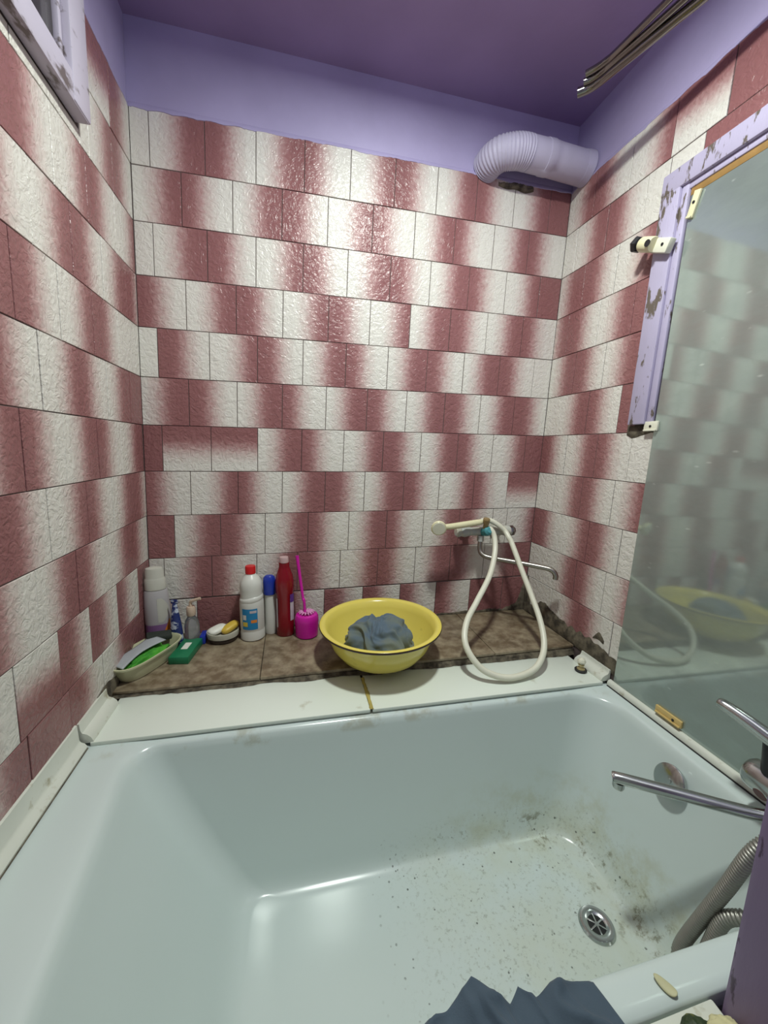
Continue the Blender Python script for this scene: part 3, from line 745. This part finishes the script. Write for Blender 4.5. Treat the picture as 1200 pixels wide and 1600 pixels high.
# ---------------------------------------------------------------- rods under the ceiling
rod = thing('ceiling_drying_rail', 'bundle of dark chrome drying rods with bent tips under the ceiling', 'rail', (1.40, -0.7, 2.25))
lo_p = [(1.275, -0.332, 2.255), (1.296, -0.354, 2.255), (1.308, -0.378, 2.255), (1.319, -0.414, 2.255), (1.373, -0.587, 2.255), (1.524, -1.071, 2.255)]
up_p = [(1.267, -0.371, 2.268), (1.281, -0.392, 2.268), (1.291, -0.413, 2.268), (1.299, -0.442, 2.268), (1.318, -0.561, 2.268), (1.410, -1.148, 2.268)]
mi_p = [(1.274, -0.356, 2.262), (1.290, -0.374, 2.262), (1.301, -0.398, 2.263), (1.309, -0.430, 2.263), (1.346, -0.575, 2.263), (1.468, -1.110, 2.263)]
obj('rod', rel(tube(spline(lo_p, 10), 0.0120, 18), rod), 'chrome_dark', rod)
obj('rod', rel(tube(spline(up_p, 10), 0.0080, 16), rod), 'chrome_dark', rod)
obj('rod', rel(tube(spline(mi_p, 10), 0.0085, 16), rod), 'chrome_dark', rod)

# ---------------------------------------------------------------- holder on the casing
hx = lean(W, 1.84) - 0.020
hold = thing('shower_holder', 'cream shower head holder with a black knob on the lilac casing', 'holder', (hx, -0.455, 1.835))
Rh = Matrix.Rotation(math.radians(24), 4, 'X')
obj('mount', xf(merge(box(-0.022, 0.0, -0.045, 0.018, -0.017, 0.019, 0.004)), Rh), 'cream_white', hold)
cyl = lathe([(0, -0.022), (0.018, -0.022), (0.0195, -0.019), (0.0195, 0.019), (0.018, 0.022), (0, 0.022)], 28)
obj('socket', xf(cyl, Rh @ Matrix.Translation((-0.026, 0.022, 0.002)) @ Matrix.Rotation(PI / 2, 4, 'X')), 'cream', hold)
for (yy, r) in ((0.004, 0.009), (-0.025, 0.004)):
    obj('hole', xf(lathe([(0, 0.001), (r, 0.001), (r, -0.001)], 18), Rh @ Matrix.Translation((-0.0225 if r < .008 else -0.046, yy, 0.003)) @ Matrix.Rotation(-PI / 2, 4, 'Y')), 'black', hold)
kn = lathe([(0, 0), (0.008, 0), (0.009, 0.006), (0.020, 0.011), (0.0225, 0.020), (0.019, 0.028), (0, 0.030)], 6)
obj('knob', xf(kn, Rh @ Matrix.Translation((-0.026, 0.043, 0.002)) @ Matrix.Rotation(-PI / 2, 4, 'X')), 'black', hold, sharp=25)

# ---------------------------------------------------------------- wall mixer with hand shower (back wall)
mx = thing('shower_mixer', 'limescaled wall mixer with long spout and teal valve on the back wall', 'faucet', (1.22, -0.03, 0.935))
def L_(p): return (p[0] - 1.22, p[1] + 0.03, p[2] - 0.935)
body = tube([L_(p) for p in ((1.120, -0.055, .938), (1.135, -0.055, .938), (1.16, -0.055, .938), (1.30, -0.055, .936), (1.318, -0.055, .936), (1.334, -0.055, .936))], lambda i: (0.018, 0.022, 0.017, 0.017, 0.022, 0.019)[i], 20)
obj('body', body, 'chrome_lime', mx)
for x in (1.155, 1.295):
    obj('wall_flange', tube([L_((x, -0.002, .94)), L_((x, -0.012, .94)), L_((x, -0.016, .94)), L_((x, -0.05, .938))], lambda i: (0.028, 0.028, 0.013, 0.013)[i], 22), 'chrome_lime', mx)
obj('hot_handle', tube([L_((1.123, -0.055, .938)), L_((1.112, -0.055, .938)), L_((1.104, -0.055, .938)), L_((1.098, -0.055, .938))], lambda i: (0.017, 0.022, 0.022, 0.016)[i], 8), 'chrome_lime', mx, sharp=25)
obj('cold_handle', tube([L_((1.330, -0.055, .936)), L_((1.341, -0.055, .936)), L_((1.350, -0.055, .936)), L_((1.356, -0.055, .936))], lambda i: (0.017, 0.022, 0.022, 0.016)[i], 8), 'chrome_dark', mx, sharp=25)
obj('diverter_valve', tube([L_((1.215, -0.055, .935)), L_((1.215, -0.085, .944)), L_((1.215, -0.105, .950)), L_((1.215, -0.112, .953))], lambda i: (0.016, 0.020, 0.018, 0.010)[i], 14), 'teal', mx)
obj('diverter_knob', tube([L_((1.206, -0.085, .950)), L_((1.205, -0.098, .975)), L_((1.204, -0.102, .994)), L_((1.204, -0.103, .999))], lambda i: (0.008, 0.011, 0.0145, 0.012)[i], 8), 'brown', mx, sharp=25)
obj('spout_nut', tube([L_((1.205, -0.06, .922)), L_((1.205, -0.06, .898))], 0.014, 6), 'chrome_lime', mx, sharp=25)
sp = spline([(1.205, -0.06, .905), (1.203, -0.064, .868), (1.208, -0.075, .848), (1.232, -0.095, .838), (1.30, -0.150, .834), (1.385, -0.222, .828), (1.408, -0.243, .822), (1.418, -0.252, .806), (1.418, -0.252, .790)], 8)
obj('spout', tube([L_(p) for p in sp], 0.0095, 14), 'chrome_dull', mx)

hs = thing('hand_shower', 'cream hand shower with round head resting across the wall mixer', 'shower head', (1.10, -0.105, 0.972))
def H_(p): return (p[0] - 1.10, p[1] + 0.105, p[2] - 0.972)
obj('handle', tube(spline([H_(p) for p in ((1.020, -0.112, .972), (1.06, -0.108, .973), (1.12, -0.098, .977), (1.178, -0.090, .982), (1.190, -0.088, .983))], 6), lambda i: 0.010 + 0.0022 * math.sin(i / 24 * PI), 16), 'cream', hs)
Rhd = Matrix.Translation(H_((1.000, -0.118, .972))) @ Matrix.Rotation(math.radians(105), 4, 'X') @ Matrix.Rotation(math.radians(-14), 4, 'Y')
hd = obj('head', xf(lathe([(0, -0.018), (0.014, -0.016), (0.026, -0.006), (0.0285, 0.002), (0.0285, 0.008), (0.0265, 0.0105), (0, 0.0115)], 36), Rhd), 'cream', hs)
obj('spray_face', xf(lathe([(0.0245, 0.0100), (0.0235, 0.0122), (0, 0.0126)], 32), Rhd), 'cream_white', hd)
hp = [(1.188, -0.088, .983), (1.212, -0.070, .986), (1.240, -0.072, .982), (1.265, -0.082, .968), (1.292, -0.092, .944), (1.299, -0.114, .921), (1.305, -0.13, .899), (1.313, -0.193, .815), (1.319, -0.257, .737), (1.316, -0.32, .672), (1.299, -0.375, .618),
      (1.264, -0.415, .582), (1.211, -0.440, .558), (1.123, -0.452, .554), (1.052, -0.436, .574), (1.014, -0.407, .612), (1.006, -0.368, .651), (1.035, -0.32, .692), (1.092, -0.272, .736), (1.171, -0.209, .804),
      (1.219, -0.153, .871), (1.234, -0.118, .924), (1.226, -0.104, .952), (1.217, -0.096, .957)]
obj('hose', tube(spline([H_(p) for p in hp], 8), 0.0102, 14), 'cream_white', hs, sharp=180)

# ---------------------------------------------------------------- tub faucet at the right
fx = thing('tub_faucet', 'chrome single lever tub faucet with long straight spout below the mirror', 'faucet', (1.44, -0.985, 0.575))
def F_(p): return (p[0] - 1.44, p[1] + 0.985, p[2] - 0.575)
obj('body', tube([F_(p) for p in ((1.408, -0.918, .600), (1.408, -0.924, .600), (1.408, -0.935, .600), (1.408, -1.045, .600), (1.408, -1.052, .600))], lambda i: (0.024, 0.030, 0.032, 0.032, 0.028)[i], 32), 'chrome', fx)
obj('wall_pipe', tube([F_((1.405, -0.985, .600)), F_((1.462, -0.985, .600)), F_((1.463, -0.985, .600)), F_((1.474, -0.985, .600))], lambda i: (0.014, 0.014, 0.03, 0.03)[i], 20), 'chrome', fx)
obj('hot_marker', xf(lathe([(0, 0.002), (0.012, 0.002), (0.0135, -0.002)], 20), Matrix.Translation(F_((1.383, -0.958, .582))) @ Matrix.Rotation(math.radians(-115), 4, 'Y')), 'red_dark', fx)
obj('lever_neck', tube([F_((1.405, -0.960, .625)), F_((1.403, -0.955, .655)), F_((1.402, -0.95, .69))], lambda i: (0.020, 0.016, 0.014)[i], 18), 'black', fx)
lev = spline([F_(p) for p in ((1.40, -0.985, .690), (1.396, -0.95, .700), (1.386, -0.905, .714), (1.378, -0.872, .722), (1.376, -0.862, .722))], 6)
obj('lever', tube(lev, lambda i: 0.016 - 0.007 * (i / 24) ** 2, 16), 'chrome', fx)
spt = spline([F_(p) for p in ((1.408, -1.000, .585), (1.385, -0.985, .560), (1.36, -0.966, .550), (1.27, -0.892, .540), (1.185, -0.825, .532), (1.172, -0.814, .529))], 6)
so = obj('spout', tube(spt, lambda i: 0.0125 if i > 4 else 0.015, 20), 'chrome', fx)
obj('aerator', xf(lathe([(0, -0.010), (0.011, -0.010), (0.0125, -0.006), (0.0125, 0.006)], 20), Matrix.Translation(F_((1.181, -0.821, .517)))), 'chrome', so)

gh = thing('flexible_hose', 'grey corrugated shower hose hanging down into the tub', 'hose', (1.30, -1.03, 0.55))
gp = [(1.408, -1.020, .572), (1.385, -1.040, .600), (1.335, -1.050, .640), (1.295, -1.040, .600), (1.268, -1.024, .550), (1.262, -1.002, .45), (1.258, -0.975, .34), (1.255, -0.95, .23), (1.252, -0.955, .198), (1.254, -0.985, .215), (1.258, -0.995, .30), (1.262, -1.006, .375), (1.272, -1.026, .408), (1.292, -1.040, .420), (1.315, -1.045, .44), (1.34, -1.04, .52), (1.352, -1.045, .62)]
gp = resample(spline([(p[0] - 1.30, p[1] + 1.03, p[2] - 0.55) for p in gp], 12), 0.0011)
obj('tubing', tube(gp, lambda i: 0.0116 + 0.0015 * math.sin(i * 2 * PI / 6.0), 14), 'hose', gh, sharp=180)

# ---------------------------------------------------------------- yellow bowl with rag
bz = z_ledge(0.745)
bowl = thing('enamel_basin', 'yellow enamel basin holding a wet rag on the brown ledge', 'basin', (0.748, -0.268, bz))
pr = [(0.0, 0.0), (0.108, 0.0), (0.112, 0.003), (0.135, 0.018), (0.160, 0.050), (0.176, 0.090), (0.182, 0.112), (0.188, 0.117), (0.197, 0.118), (0.2005, 0.1195),
      (0.201, 0.122), (0.198, 0.124), (0.188, 0.122), (0.180, 0.117), (0.173, 0.094), (0.157, 0.054), (0.132, 0.022), (0.108, 0.0045), (0.0, 0.0035)]
obj('shell', lathe(pr, 72), 'enamel', bowl, sharp=60)
ringp = [(0.1968 + 0.0056 * math.cos(a), 0.1185 + 0.0050 * math.sin(a)) for a in [math.radians(d) for d in range(-170, 31, 20)]]
obj('rolled_edge', lathe(ringp, 72), 'enamel_edge', bowl, sharp=180)
def bowl_r(z):
    P = [(0.0, 0.100), (0.0045, 0.108), (0.022, 0.132), (0.054, 0.157), (0.094, 0.173), (0.2, 0.18)]
    for (z0, r0), (z1, r1) in zip(P, P[1:]):
        if z <= z1: return r0 + (r1 - r0) * max(0, z - z0) / (z1 - z0)
    return 0.18
def ridge(p, k=2.0):
    return (1 - min(1, (math.sqrt(noise.noise(p) ** 2 + 0.006) - 0.06) * 1.9)) ** k
def ragf(d):
    q = Vector((d.x, d.y * 0.9, d.z))
    wv = Vector((noise.noise(q * 1.3 + Vector((4, 2, 8))), noise.noise(q * 1.3 + Vector((9, 5, 1))), noise.noise(q * 1.3 + Vector((2, 7, 6)))))
    qa = Vector((q.x * 1.5 + q.z * 1.1, q.y * 1.2, q.z * 0.55 - q.x * 0.5)) + wv * 0.75
    f = 0.20 * noise.noise(q * 0.9 + Vector((1.5, 3, 0)))
    f += 0.25 * (ridge(qa * 1.2 + Vector((3, 0, 1)), 1.2) - 0.5)
    f += 0.09 * (ridge(qa * 2.3 + Vector((0, 6, 2)), 1.2) - 0.45)
    f += 0.012 * noise.noise(q * 6 + wv)
    r = 1.0 + f
    p = Vector((0.104 * r * d.x, 0.090 * r * d.y, max(-0.031, 0.094 * r * d.z)))
    zb = p.z + 0.036; cxx, cyy = p.x - 0.008, p.y - 0.017; rad = math.hypot(cxx, cyy); lim = bowl_r(zb) - 0.004
    if rad > lim: p.x = cxx * lim / rad + 0.008; p.y = cyy * lim / rad + 0.017
    return p
rag = obj('wet_rag', blob(90, ragf), 'rag', None, loc=(0.740, -0.285, bz + 0.036), sharp=180)
tag(rag, 'crumpled grey blue rag lying in the yellow basin', 'cloth')

# ---------------------------------------------------------------- things on the ledge
def on_ledge(x): return z_ledge(x) + 0.0004
# pearl shampoo bottle in the corner
x, y = 0.016, -0.058
sh = thing('shampoo_bottle', 'tall pearl grey shampoo bottle with rounded cap in the wall corner', 'bottle', (x, y, on_ledge(x)), 0.15)
obj('body', lathe([(0, 0), (0.030, 0), (0.034, 0.004), (0.0345, 0.04), (0.036, 0.10), (0.0355, 0.15), (0.033, 0.190), (0.031, 0.196), (0, 0.197)], 40, 1.08, 0.72), 'bottle_grey', sh)
obj('cap', lathe([(0.030, 0.1965), (0.0325, 0.199), (0.032, 0.232), (0.030, 0.236), (0.0285, 0.240), (0.0285, 0.262), (0.025, 0.271), (0.012, 0.275), (0, 0.276)], 40, 1.0, 0.72), 'cap_pearl', sh)
def decal(name, parent, R, sx, sy, a0, a1, z0, z1, mat, lift=0.0008, off=None):
    def f(u, v):
        a = a0 + (a1 - a0) * u; z = z0 + (z1 - z0) * v
        r = (R(z) if callable(R) else R) + lift
        return (r * sx * math.cos(a), r * sy * math.sin(a), z)
    return obj(name, grid(16, 4, f), mat, parent, sharp=180)
decal('violet_label_panel', sh, 0.0347, 1.08, 0.72, -PI + 0.15, -0.15, 0.02, 0.078, 'violet')
def wedge(u, v):
    a = -1.15 + 0.85 * u; z = 0.030 + (0.015 + 0.055 * u) * v
    return ((0.0357) * 1.08 * math.cos(a), (0.0357) * 0.72 * math.sin(a), z)
obj('orange_swoosh', grid(12, 4, wedge), 'orange', sh, sharp=180)
def dent(u, v):
    a = -1.45 + 1.0 * u * math.sin(PI * (0.12 + 0.76 * v)) ; z = 0.085 + 0.085 * v
    return (0.0366 * 1.08 * math.cos(a), 0.0366 * 0.72 * math.sin(a), z)
obj('oval_grip', grid(10, 12, dent), 'cap_pearl', sh, sharp=180)

# navy foil pack
x, y = 0.078, -0.085
fp = thing('foil_pack', 'navy and white foil refill pack standing beside the pearl bottle', 'packet', (x, y, on_ledge(x)), -0.25)
def packf(d):
    z = (d.z + 1) / 2
    th = 0.018 * (1 - z) ** 0.5 + 0.002; wdt = 0.023 * (1 - 0.72 * z ** 1.5)
    return Vector((wdt * d.x / max(0.35, math.sqrt(max(1e-4, 1 - d.z * d.z))) * (1 if abs(d.z) < .98 else 0.3) * (1 + .06 * noise.noise(d * 4)), th * d.y, 0.158 * z + 0.003 * noise.noise(d * 5) * z))
obj('pouch', blob(24, packf), 'navy_pack', fp, sharp=60)
obj('sealed_top', box(-0.012, 0.012, -0.0015, 0.0015, 0.152, 0.166, 0.0007), 'navy_pack', fp)

# clear pump bottle
x, y = 0.124, -0.072
cb = thing('pump_bottle', 'small cloudy clear bottle with bent beige nozzle beside the navy pack', 'bottle', (x, y, on_ledge(x)))
obj('body', lathe([(0, 0), (0.022, 0), (0.024, 0.004), (0.024, 0.065), (0.020, 0.085), (0.013, 0.096), (0.012, 0.104), (0, 0.105)], 30), 'clear', cb)
obj('collar', lathe([(0.0135, 0.102), (0.0145, 0.104), (0.0145, 0.128), (0.012, 0.134), (0, 0.134)], 24), 'beige', cb)
obj('nozzle', tube(spline([(0, 0, 0.132), (0.0, 0, 0.148), (0.010, -0.004, 0.156), (0.034, -0.008, 0.163)], 6), 0.0052, 10), 'beige', cb)
nb = obj('navy_tub', box(-0.009, 0.009, -0.024, 0.024, 0.0, 0.030, 0.003), 'blue', None, loc=(0.1585, -0.068, on_ledge(.1585)))
tag(nb, 'small navy blue plastic box behind the green box', 'box')

# ivory dish with green cloths, dark sponge and grey scraper
dx, dy = 0.020, -0.200
dish = thing('plastic_dish', 'ivory oval plastic dish full of green cloths by the window-side wall', 'dish', (dx, dy, on_ledge(dx)), math.radians(62))
def dring(sx, sy, z, n=48):
    out = []
    for i in range(n):
        a = 2 * PI * i / n; c, s = math.cos(a), math.sin(a)
        out.append((sx * (abs(c) ** 0.62) * (1 if c >= 0 else -1), sy * (abs(s) ** 0.62) * (1 if s >= 0 else -1), z))
    return out
DR = [(0.075, 0.034, 0.0), (0.088, 0.042, 0.002), (0.100, 0.049, 0.022), (0.108, 0.054, 0.046), (0.115, 0.060, 0.049), (0.1155, 0.0605, 0.054), (0.111, 0.057, 0.0545), (0.105, 0.051, 0.048), (0.096, 0.046, 0.022), (0.085, 0.039, 0.005), (0.05, 0.02, 0.004)]
V, F = [], []
for r in DR: V += dring(*r)
for i in range(len(DR) - 1):
    for k in range(48): j = (k + 1) % 48; F.append((i * 48 + k, i * 48 + j, (i + 1) * 48 + j, (i + 1) * 48 + k))
F.append(tuple(range(48))[::-1]); F.append(tuple(range((len(DR) - 1) * 48, len(DR) * 48)))
obj('tray', (V, F), 'dish', dish, sharp=50)
def greenf(d):
    r = 1 + 0.25 * noise.noise(d * 3.0) + 0.12 * noise.noise(d * 8)
    return Vector((0.078 * r * d.x, 0.034 * r * d.y, max(-0.012, 0.022 * r * d.z)))
gc = obj('scouring_cloth', blob(30, greenf), 'green', None, loc=(dx + 0.006, dy - 0.008, on_ledge(dx) + 0.030), sharp=180); gc.rotation_euler = (0, 0, math.radians(62))
tag(gc, 'bright green crumpled scouring cloth in the ivory dish', 'cloth')
pd = obj('dark_sponge', box(-0.036, 0.036, -0.024, 0.024, 0, 0.016, 0.005), 'pad_dark', None, loc=(dx + 0.018, dy + 0.070, on_ledge(dx) + 0.0545)); pd.rotation_euler = (0.0, 0.10, math.radians(20))
tag(pd, 'blackish sponge on the far end of the ivory dish', 'sponge')
def scr(u, v):
    s = 0.019 + 0.012 * abs(u * 2 - 1) ** 1.6
    xx = (u - 0.5) * 0.150; yy = (v - 0.5) * 2 * s
    return (xx, yy, 0.006 * math.cos(yy / 0.03) + 0.003 * math.sin(u * PI))
sc = obj('grey_scraper', grid(24, 8, scr), 'comb_grey', None, loc=(dx - 0.014, dy - 0.018, on_ledge(dx) + 0.057), sharp=180); sc.rotation_euler = (0.05, -0.10, math.radians(60)); solid(sc, 0.003)
tag(sc, 'grey waisted plastic scraper lying across the ivory dish', 'scraper')

# green box
x, y = 0.121, -0.148
gb = thing('green_box', 'flat dark green box with a pale sticker in front of the navy pack', 'box', (x, y, on_ledge(x)), math.radians(-8))
obj('carton', xf(box(-0.030, 0.030, -0.062, 0.062, 0, 0.024, 0.002), Matrix.Identity(4)), 'green_box', gb)
obj('sticker', box(-0.012, 0.008, -0.012, 0.030, 0.0238, 0.0246), 'soap', gb, smooth=False)

# soap dish with two soaps
x, y = 0.222, -0.068
sd = thing('soap_dish', 'small oval soap dish on a dark base beside the bleach bottle', 'dish', (x, y, on_ledge(x)), 0.1)
obj('base', lathe([(0, 0), (0.040, 0), (0.044, 0.004), (0.046, 0.014), (0, 0.0142)], 40, 1.05, 0.92), 'dish_dark', sd)
obj('cup', lathe([(0.040, 0.0142), (0.049, 0.018), (0.0515, 0.034), (0.0505, 0.038), (0.048, 0.0385), (0.045, 0.030), (0, 0.026)], 40, 1.05, 0.92), 'soap_dish', sd)
def soapf(sx, sy, sz): return lambda d: Vector((sx * (abs(d.x) ** 0.7) * (1 if d.x > 0 else -1), sy * (abs(d.y) ** 0.7) * (1 if d.y > 0 else -1), sz * (abs(d.z) ** 0.8) * (1 if d.z > 0 else -1)))
s1 = obj('white_soap', blob(16, soapf(0.033, 0.021, 0.011)), 'soap', None, loc=(x - 0.017, y - 0.004, on_ledge(x) + 0.043), sharp=180); s1.rotation_euler = (0.0, -0.10, 0.75)
tag(s1, 'white bar of soap in the small oval dish', 'soap')
s2 = obj('yellow_soap', blob(16, soapf(0.034, 0.017, 0.012)), 'soap_y', None, loc=(x + 0.024, y + 0.002, on_ledge(x) + 0.045), sharp=180); s2.rotation_euler = (0.1, -0.22, 0.80)
tag(s2, 'yellow bar of soap leaning in the small oval dish', 'soap')

# white bleach bottle
x, y = 0.322, -0.062
bl = thing('bleach_bottle', 'white bleach bottle with red cap and blue label on the ledge', 'bottle', (x, y, on_ledge(x)))
obj('body', lathe([(0, 0), (0.038, 0), (0.042, 0.004), (0.042, 0.030), (0.0405, 0.034), (0.0405, 0.038), (0.0415, 0.042), (0.0415, 0.128), (0.041, 0.140), (0.0385, 0.150), (0.0375, 0.160), (0.038, 0.185), (0.0385, 0.200), (0.035, 0.214), (0.026, 0.228), (0.0185, 0.236), (0.016, 0.240), (0, 0.241)], 48), 'bottle_white', bl)
obj('shoulder_bulge', xf(lathe([(0.036, -0.012), (0.0405, -0.006), (0.0412, 0.004), (0.038, 0.012), (0.034, 0.013)], 48), Matrix.Translation((0, 0, 0.148)) @ Matrix.Rotation(-0.22, 4, 'Y')), 'bottle_white', bl, sharp=180)
cpv = lathe([(0.0165, 0.240), (0.0178, 0.241), (0.0178, 0.264), (0.0165, 0.267), (0, 0.268)], 30)
obj('cap', cpv, 'red', bl)
A0 = math.atan2(-1.37, 0.15)
decal('blue_label', bl, 0.0417, 1, 1, A0 - 0.88, A0 + 0.42, 0.046, 0.122, 'label_blue')
decal('orange_strip', bl, 0.0417, 1, 1, A0 - 0.12, A0 + 0.36, 0.071, 0.082, 'orange', 0.0012)
decal('pale_strip', bl, 0.0417, 1, 1, A0 - 0.20, A0 + 0.34, 0.107, 0.116, 'label_pale', 0.0012)
decal('yellow_patch', bl, 0.0417, 1, 1, A0 - 0.82, A0 - 0.40, 0.058, 0.074, 'yellow', 0.0012)
decal('white_patch', bl, 0.0417, 1, 1, A0 - 0.80, A0 - 0.50, 0.082, 0.100, 'bottle_white', 0.0012)

# blue and white tube
x, y = 0.383, -0.040
bt = thing('cleaner_bottle', 'slim white bottle with a tall royal blue cap beside the wine red bottle', 'bottle', (x, y, on_ledge(x)))
obj('body', lathe([(0, 0), (0.020, 0), (0.0215, 0.004), (0.0205, 0.06), (0.0185, 0.12), (0.0175, 0.150), (0, 0.151)], 30, 1, 0.8), 'bottle_white', bt)
obj('cap', lathe([(0.0180, 0.150), (0.0215, 0.153), (0.0225, 0.165), (0.0225, 0.200), (0.0205, 0.214), (0.014, 0.221), (0, 0.223)], 30, 1, 0.85), 'blue', bt)

# wine red bottle
x, y = 0.437, -0.062
wr = thing('detergent_bottle', 'tall wine red detergent bottle with a pale translucent cap', 'bottle', (x, y, on_ledge(x)))
obj('body', lathe([(0, 0), (0.028, 0), (0.031, 0.004), (0.0315, 0.05), (0.0285, 0.09), (0.0275, 0.12), (0.029, 0.150), (0.0325, 0.185), (0.0325, 0.205), (0.029, 0.228), (0.0205, 0.252), (0.0185, 0.260), (0.0185, 0.276), (0, 0.277)], 36, 1.0, 0.8), 'wine', wr)
obj('cap', lathe([(0.0165, 0.276), (0.0165, 0.291), (0.015, 0.295), (0, 0.296)], 24), 'wine_cap', wr)
def Rw_(z): return 0.0295 + 0.0012 * math.cos(z * 40)
decal('side_label', wr, 0.0300, 1, 0.8, -0.95, -0.25, 0.06, 0.145, 'label_pale', 0.0016)
decal('purple_label', wr, 0.0318, 1, 0.8, -0.95, -0.25, 0.130, 0.160, 'label_purple', 0.0005)
decal('pale_label', wr, 0.0302, 1, 0.8, -PI + 0.28, -PI + 0.62, 0.035, 0.145, 'label_pale', 0.0016)

# magenta toilet-brush-like brush cup
x, y = 0.513, -0.082
bc = thing('brush_cup', 'magenta plastic brush standing in its round cup on the ledge', 'brush', (x, y, on_ledge(x)))
obj('cup', lathe([(0, 0), (0.036, 0), (0.040, 0.004), (0.043, 0.06), (0.042, 0.074), (0.038, 0.082), (0.030, 0.086), (0.029, 0.083), (0.0, 0.080)], 40), 'magenta', bc)
V, F = [], []
tuft = []
for k in range(14):
    a = 2 * PI * k / 14
    tuft.append(tube([(0.006 * math.cos(a), 0.006 * math.sin(a), 0.086), (0.018 * math.cos(a), 0.018 * math.sin(a), 0.093), (0.029 * math.cos(a), 0.029 * math.sin(a), 0.090)], lambda i: (0.003, 0.003, 0.002)[i], 6))
obj('bristle_crown', merge(*tuft), 'magenta_pale', bc)
obj('stick', tube([(-0.006, 0.0, 0.080), (-0.008, 0.004, 0.13), (-0.010, 0.006, 0.135), (-0.012, 0.010, 0.14), (-0.026, 0.028, 0.26), (-0.030, 0.032, 0.295)], lambda i: (0.0055, 0.005, 0.0062, 0.005, 0.0058, 0.0064)[i], 12), 'magenta', bc)

# rubber stopper with knob on the board
x, y = 1.408, -0.432
stp = thing('bath_stopper', 'black rubber bath stopper with a brass and crystal knob', 'stopper', (x, y, z_plank(x) + 0.0004))
obj('plug', lathe([(0, 0), (0.016, 0), (0.0185, 0.002), (0.0195, 0.006), (0.0175, 0.008), (0, 0.0085)], 30), 'black_rubber', stp)
obj('stem', lathe([(0.013, 0.008), (0.012, 0.012), (0.006, 0.014), (0.006, 0.020), (0.010, 0.022), (0.010, 0.026), (0, 0.027)], 20), 'brass', stp)
obj('knob', lathe([(0.005, 0.026), (0.012, 0.030), (0.014, 0.036), (0.011, 0.043), (0.005, 0.047), (0, 0.048)], 8), 'cream_white', stp, sharp=20)

# ---------------------------------------------------------------- near rim: blue cloth, peel, scraps
CX = [.515, .600, .650, .694, .712, .735, .756, .772, .800, .840, .862]
CY = [-1.15, -1.094, -1.082, -1.064, -1.080, -1.094, -1.080, -1.096, -1.089, -1.092, -1.098]
def clothf(u, v):
    t = u * (len(CX) - 1); i = min(int(t), len(CX) - 2); t -= i
    x = CX[i] + (CX[i + 1] - CX[i]) * t; far = CY[i] + (CY[i + 1] - CY[i]) * t
    y = far - 0.115 * v
    xx = x - 0.22 * v * 0.115
    fold = (1 - abs(math.sin(34 * xx + 0.6 + 0.8 * math.sin(9 * v)))) ** 1.6
    fold2 = (1 - abs(math.sin(71 * xx + 2.1))) ** 2
    z = z_rim(x) + 0.004 + 0.010 * fold + 0.004 * fold2 + 0.012 * math.exp(-((x - 0.694) / 0.02) ** 2) * math.exp(-v * 3) + 0.003 * noise.noise((x * 40, y * 40, 1))
    e = (1 - u) * 9
    if e < 1: z = z_rim(x) + 0.003 + (z - z_rim(x) - 0.003) * e
    if y < -1.14: z -= (-1.14 - y) * 0.5
    return (x + 0.10 * v * (u - 0.2) * 0.35, y, z)
cl = obj('blue_cloth', grid(160, 36, clothf), 'navy', None, sharp=180); solid(cl, 0.002)
tag(cl, 'slate blue crumpled cloth draped over the near tub rim', 'cloth')
def peelf(d):
    return Vector((0.014 * d.x * (1 - 0.25 * d.x), 0.0075 * d.y, 0.0028 * d.z + 0.003 * d.x * d.x))
pe = obj('peel_scrap', blob(14, peelf), 'peel', None, loc=(0.962, -1.124, z_rim(.962) + 0.0026), sharp=180); pe.rotation_euler = (0, 0, math.radians(-62))
tag(pe, 'pale yellow leaf-shaped peel lying on the near tub rim', 'peel')
def spf(d):
    r = 1 + 0.22 * noise.noise(d * 2.5) + 0.10 * noise.noise(d * 7)
    return Vector((0.026 * r * d.x, 0.020 * r * d.y, max(-0.012, 0.017 * r * d.z)))
sg = obj('sponge_scrap', blob(24, spf), 'sponge', None, loc=(0.990, -1.180, 0.533), sharp=180)
tag(sg, 'crumbled pale yellow sponge scrap beside the purple door post', 'sponge')
def leff(d):
    r = 1 + 0.2 * noise.noise(d * 3 + Vector((3, 1, 4)))
    return Vector((0.022 * r * d.x, 0.014 * r * d.y, max(-0.008, 0.014 * r * d.z)))
lf = obj('withered_leaf', blob(20, leff), 'leaf', None, loc=(0.957, -1.166, 0.5345), sharp=180)
tag(lf, 'dark green and yellow withered leaf scrap next to the sponge scrap', 'leaf')
